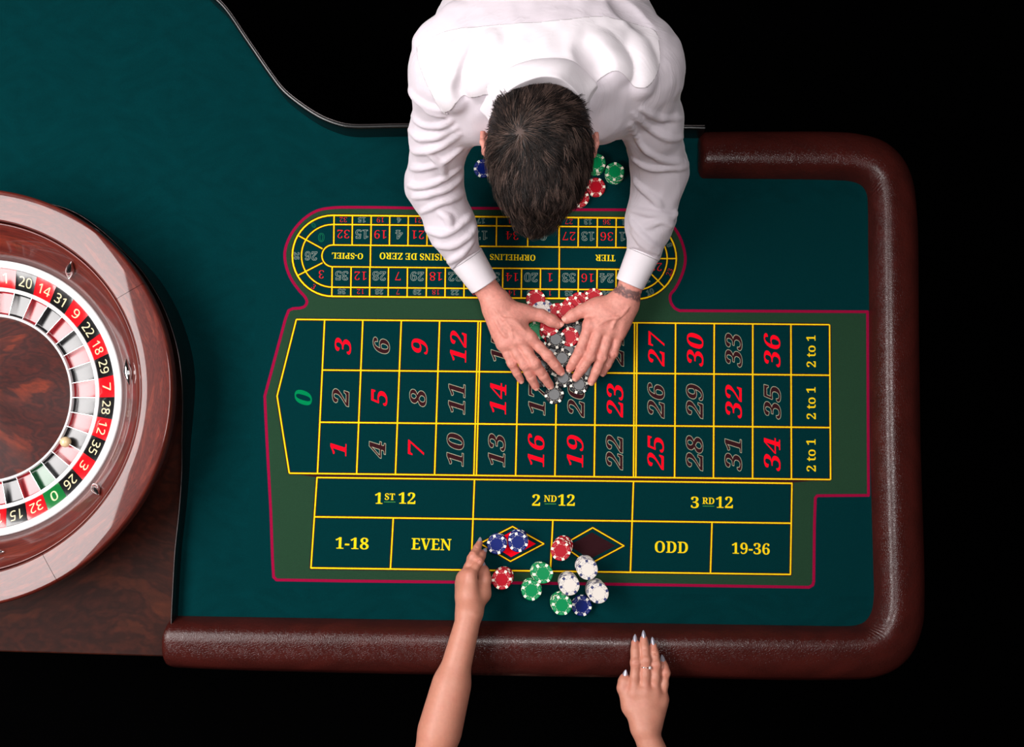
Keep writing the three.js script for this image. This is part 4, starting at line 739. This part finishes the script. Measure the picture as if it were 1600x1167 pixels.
  // hair: a cap of the cut's outline with strands that run out from the whorl
  {
    const C = new Field(), out = [[0.012, 0.0]];
    C.ell(head.clone().add(V(0, 0.004, 0)), lat, crown, fwd, 0.0865, 0.103, 0.107, 0.03);
    C.cap(at(818, 150, 0.44), at(868, 150, 0.44), 0.042, 0.042, 0.03);
    C.cap(at(842, 300, 0.43), at(834, 342, 0.40), 0.05, 0.026, 0.04); C.cap(at(815, 300, 0.40), at(822, 335, 0.38), 0.028, 0.02, 0.03); C.cap(at(872, 290, 0.40), at(858, 335, 0.38), 0.032, 0.02, 0.03);
    const cap = C.mesh(0.004, (x, y, z) => {
      const dx = x - head.x, dy = y - head.y, dz = z - head.z, u = dx * 0 + dy * crown.y + dz * crown.z, f = dy * fwd.y + dz * fwd.z;
      // hairline: above the brow in front, over the ears, down to the nape behind
      return -(u - lerp(-0.075, 0.05, smooth(-0.03, 0.09, f)));
    });
    const whorl = C.hit(811, 206), G = [];
    tint(cap, (x, y, z) => { const n = 0.75 + 0.5 * fbm(x * 90, y * 90, z * 60, 2), w = whorl ? smooth(0.014, 0.003, Math.hypot(x - whorl.x, y - whorl.y, z - whorl.z)) * 0.7 : 0; return [lerp(0.008 * n, 0.09, w), lerp(0.0055 * n, 0.05, w), lerp(0.005 * n, 0.04, w)]; });
    const pos = [], idx = [], col = []; let made = 0;
    const strand = (p, dir, len, w, lift, curl) => {
      const nS = 5; let q = p.clone(), d = dir.clone(); const tone = clamp(Math.pow(rnd(), 3) * 0.4 + 1.1 * smooth(0.02, 0.5, N3(p.x * 170 + 4, p.y * 80, p.z * 75) + 0.5 * N3(p.x * 60, p.y * 50, p.z * 40)), 0, 1), c = [lerp(0.0055, 0.13, tone), lerp(0.0038, 0.082, tone), lerp(0.0035, 0.066, tone)], start = pos.length / 3;
      for (let i = 0; i <= nS; i++) {
        const n = C.grad(q), t = i / nS, sd = d.clone().cross(n).normalize(), ww = w * (1 - t * 0.85), up = n.clone().multiplyScalar(ww * 0.8);
        for (const k of [sd.clone().multiplyScalar(-ww), up, sd.clone().multiplyScalar(ww)]) { pos.push(q.x + k.x, q.y + k.y, q.z + k.z); col.push(c[0], c[1], c[2]); }
        d.addScaledVector(n, -d.dot(n) + lift * (1 - t * 1.1)).addScaledVector(sd, curl / nS).normalize(); q = q.clone().addScaledVector(d, len / nS);
      }
      for (let i = 0; i < nS; i++) for (const [a, b] of [[0, 1], [1, 2], [2, 0]]) { const A = start + i * 3; idx.push(A + a, A + b, A + 3 + a, A + b, A + 3 + b, A + 3 + a); }
      made++;
    };
    let guard = 0;
    while (made < 13000 && guard++ < 40000) {
      const x = rr(746, 942), y = rr(116, 376), p = C.hit(x, y); if (!p) continue;
      const u = p.clone().sub(head).dot(crown), f = p.clone().sub(head).dot(fwd); if (u < lerp(-0.075, 0.05, smooth(-0.03, 0.09, f)) + 0.003) continue;
      const r = p.clone().sub(whorl), dist = r.length(); r.normalize(); const n = C.grad(p);
      const down = V(0.06 * N3(p.x * 40, p.y * 40, 3), -0.25, 1), swirl = r.clone().cross(n).multiplyScalar(0.55 * Math.exp(-dist / 0.035));
      const k = smooth(0.02, 0.09, dist) * (r.z > -0.2 ? 1 : 0.15); const d = r.clone().multiplyScalar(1 - 0.55 * k).addScaledVector(down, 0.7 * k).add(swirl);
      const cl = 0.85 * N3(p.x * 75, p.y * 75, p.z * 45 + 7); d.add(V(cl, 0, 0)).add(V(rr(-0.16, 0.16), rr(-0.1, 0.1), rr(-0.16, 0.16))); d.addScaledVector(n, -d.dot(n)).normalize();
      strand(p.addScaledVector(n, -0.0015), d, rr(0.018, 0.034), rr(0.00045, 0.0009), rr(0.0, 0.35) + 0.5 * Math.max(0, N3(p.x * 150, p.y * 100, p.z * 100 + 9)), rr(-0.4, 0.4));
    }
    const sg = new THREE.BufferGeometry(); sg.setAttribute('position', new THREE.Float32BufferAttribute(pos, 3)); sg.setIndex(idx); sg.computeVertexNormals(); planUV(sg); sg.setAttribute('color', new THREE.Float32BufferAttribute(col, 3));
    part('hair', mergeGeometries([strip(cap), strip(sg)]), M.hair, dealer, 'short dark brown hair with a whorl at the crown');
  }
}

// ------------------------------------------------------------------ the player: bare arms and hands with long silver nails
{
  const player = thing('person', 'bare-armed person with silver nails reaching for blue chips, other hand on the rail', 'person', V(0, 0, 0));
  const A = new Field(), B = new Field();
  const elL = at(676, 1185, 0.1), elR = at(1082, 1330, 0.1), shL = V(-0.06, Y0 + 0.36, 0.86), shR = V(0.30, Y0 + 0.36, 0.87);
  // left hand on edge, thumb towards the chips
  const wl = [733, 962, 0.079];
  A.cap(elL, at(...wl), 0.037, 0.0235, 0.02); A.cap(elL.clone().lerp(at(...wl), 0.2), elL.clone().lerp(at(...wl), 0.5), 0.038, 0.034, 0.02);
  const nl = V(-0.45, 0.87, -0.2).normalize();
  const hl = hand(A, { wrist: wl, size: 0.92, normal: nl, arch: 0.0, r: [0.0082, 0.0085, 0.0082, 0.0072],
    fingers: [[[735, 899, 0.066], [749, 877, 0.05], [756.5, 861, 0.024]], [[727, 899, 0.055], [740, 868, 0.044], [751, 845, 0.022]], [[723, 904, 0.043], [737, 872, 0.03], [747.5, 852, 0.013]], [[721, 912, 0.031], [734, 888, 0.02], [743, 869, 0.009]]],
    thumb: [[754, 928, 0.05], [758, 905, 0.042], [753.5, 882, 0.028]], thumbUp: V(0.3, 0.9, 0.2).normalize(), nailUp: [V(0.2, 0.9, 0).normalize(), V(-0.5, 0.8, -0.2).normalize(), V(-0.6, 0.7, 0).normalize(), nl] });
  // right hand resting on the rail
  const wr = [1008, 1142, 0.085];
  B.cap(elR, at(...wr), 0.037, 0.0235, 0.02);
  const hr = hand(B, { wrist: wr, size: 0.94, arch: 0.001, r: [0.0096, 0.0096, 0.0092, 0.0082], normal: V(0, 1, 0.1).normalize(),
    fingers: [[[991, 1082, 0.08], [993, 1035, 0.078], [992, 999, 0.063]], [[1008, 1081, 0.082], [1009, 1032, 0.08], [1005.5, 993, 0.063]], [[1023, 1084, 0.079], [1025, 1038, 0.078], [1020, 1003.5, 0.063]], [[1035, 1092, 0.073], [1040, 1051, 0.072], [1035.5, 1031, 0.062]]],
    thumb: [[985, 1104, 0.072], [974, 1075, 0.068], [978, 1052, 0.063]], thumbUp: V(-0.3, 0.95, 0).normalize() });
  // trunk, head and legs behind the rail
  const T = new Field(), neck = V(0.12, Y0 + 0.44, 0.9), head = V(0.12, Y0 + 0.585, 0.885), hip = V(0.12, Y0 + 0.02, 0.94), chest = V(0.12, Y0 + 0.28, 0.92);
  T.cap(hip, V(0.12, Y0 + 0.14, 0.93), 0.15, 0.11, 0.05, 1, V(0, 0, 1), 0.68); T.cap(V(0.12, Y0 + 0.14, 0.93), chest, 0.112, 0.135, 0.05, 1, V(0, 0, 1), 0.7); T.cap(shL, shR, 0.048, 0.048, 0.05); T.cap(chest, neck, 0.07, 0.045, 0.04); T.cap(neck, head.clone().add(V(0, -0.06, 0)), 0.045, 0.045, 0.02);
  T.cap(shL, elL, 0.043, 0.037, 0.025); T.cap(shR, elR, 0.043, 0.037, 0.025);
  for (const s of [-1, 1]) { const k = V(0.12 + s * 0.09, 0.46, 0.93), f = V(0.12 + s * 0.09, 0.09, 0.97); T.cap(hip.clone().add(V(s * 0.08, -0.03, 0)), k, 0.082, 0.055, 0.03); T.cap(k, f, 0.052, 0.036, 0.02); T.cap(f, f.clone().add(V(0, -0.055, -0.14)), 0.034, 0.026, 0.02); }
  const Hd = new Field(), ax = V(1, 0, 0), fd = V(0, -0.25, -0.968).normalize(), cr = V(0, 0.968, -0.25).normalize(), fc = (r, u, f) => head.clone().addScaledVector(ax, r).addScaledVector(cr, u).addScaledVector(fd, f);
  Hd.ell(head, ax, cr, fd, 0.072, 0.088, 0.092, 0.03); Hd.ell(fc(0, -0.08, 0.035), ax, cr, fd, 0.052, 0.056, 0.052, 0.04); Hd.cap(fc(0, -0.03, 0.084), fc(0, -0.064, 0.104), 0.007, 0.01, 0.012); Hd.cap(fc(0, -0.08, -0.01), neck, 0.045, 0.045, 0.03);
  for (const s of [-1, 1]) { Hd.ell(fc(s * 0.03, -0.032, 0.088), ax, cr, fd, 0.014, 0.009, 0.01, 0.01, -1); Hd.ell(fc(s * 0.078, -0.03, -0.004), ax, cr, fd, 0.007, 0.028, 0.017, 0.006); }
  Hd.cap(fc(-0.02, -0.094, 0.085), fc(0.02, -0.094, 0.085), 0.005, 0.005, 0.005); Hd.cap(fc(-0.017, -0.103, 0.084), fc(0.017, -0.103, 0.084), 0.006, 0.006, 0.004);
  const tone = skinTone([0.52, 0.215, 0.145], [0.5, 0.15, 0.108], [...hl.joints, ...hr.joints], 0.12);
  const body = part('body', mergeGeometries([T.mesh(0.012), Hd.mesh(0.005), A.mesh(0.0023), B.mesh(0.0023)].map(g => strip(tint(g, tone)))), M.skinWoman, player, 'light skin with slim bare forearms');
  hl.tips.forEach((t, i) => addNail(body, t, i === 4 ? 0.0085 : 0.0075, i === 4 ? 0.0052 : 0.0046, M.nailSilver, true, 0.005));
  hr.tips.forEach((t, i) => addNail(body, t, i === 4 ? 0.013 : 0.0105, i === 4 ? 0.0052 : 0.0041, M.nailSilver, true, i === 4 ? 0.0065 : 0.0085));
  for (const s of [-1, 1]) { const e = part('eye', new THREE.SphereGeometry(0.011, 20, 14), std({ color: 0xe8e2dc, roughness: 0.3 }), body); e.position.copy(fc(s * 0.03, -0.035, 0.077)); const ir = part('iris', new THREE.SphereGeometry(0.005, 16, 10), std({ color: 0x35241a, roughness: 0.2 }), e); ir.position.copy(fd.clone().multiplyScalar(0.0075)); }
  // finger ring with a clear stone
  const rp = at(1008.6, 1042, 0.0805), rdir = at(1008.8, 1032, 0.08).sub(at(1008, 1066, 0.082)).normalize();
  const ring = part('finger_ring', new THREE.TorusGeometry(0.0094, 0.001, 10, 40), M.chrome, player, 'thin silver ring with a clear stone'); ring.position.copy(rp); ring.quaternion.setFromUnitVectors(V(0, 0, 1), rdir);
  const stone = part('stone', new THREE.OctahedronGeometry(0.0036, 1), phy({ color: 0xffffff, roughness: 0.02, metalness: 0, ior: 2.2, transmission: 0.6, thickness: 0.004 }), ring); stone.position.copy(ring.worldToLocal(V(0, 0, 0).copy(rp).add(V(0.0075, 0.0068, 0))));
  const DR = new Field(); DR.cap(hip.clone().add(V(0, -0.3, 0)), V(0.12, Y0 + 0.14, 0.93), 0.175, 0.122, 0.05, 1, V(0, 0, 1), 0.72); DR.cap(V(0.12, Y0 + 0.14, 0.93), chest, 0.124, 0.145, 0.05, 1, V(0, 0, 1), 0.74); DR.cap(shL.clone().add(V(0.03, 0, 0)), shR.clone().add(V(-0.03, 0, 0)), 0.054, 0.054, 0.05);
  part('dress', DR.mesh(0.01), M.dress, player, 'black sleeveless dress');
  for (const s of [-1, 1]) { const SH = new Field(), f = V(0.12 + s * 0.09, 0.04, 0.98); SH.cap(f, f.clone().add(V(0, -0.004, -0.17)), 0.04, 0.034, 0.02); part('shoe', SH.mesh(0.008, (x, y) => 0.004 - y), M.blackLacquer, player, 'black shoe'); }
  const HH = new Field(); HH.ell(head.clone().addScaledVector(fd, -0.012).addScaledVector(cr, 0.008), ax, cr, fd, 0.083, 0.096, 0.096, 0.03); HH.cap(fc(0, -0.02, -0.06), fc(0, -0.2, -0.09), 0.07, 0.05, 0.04);
  part('hair', tint(HH.mesh(0.007, (x, y, z) => { const f = (y - head.y) * fd.y + (z - head.z) * fd.z, u = (y - head.y) * cr.y + (z - head.z) * cr.z; return Math.min(f - 0.03, 0.045 - u); }), (x, y, z) => { const n = 0.7 + 0.6 * fbm(x * 200, y * 30, z * 200, 2); return [0.03 * n, 0.018 * n, 0.012 * n]; }), M.hair, player, 'long brown hair');
}
scene.traverse(o => { if (o.isMesh) { o.castShadow = true; o.receiveShadow = true; } });
renderer.render(scene, camera);
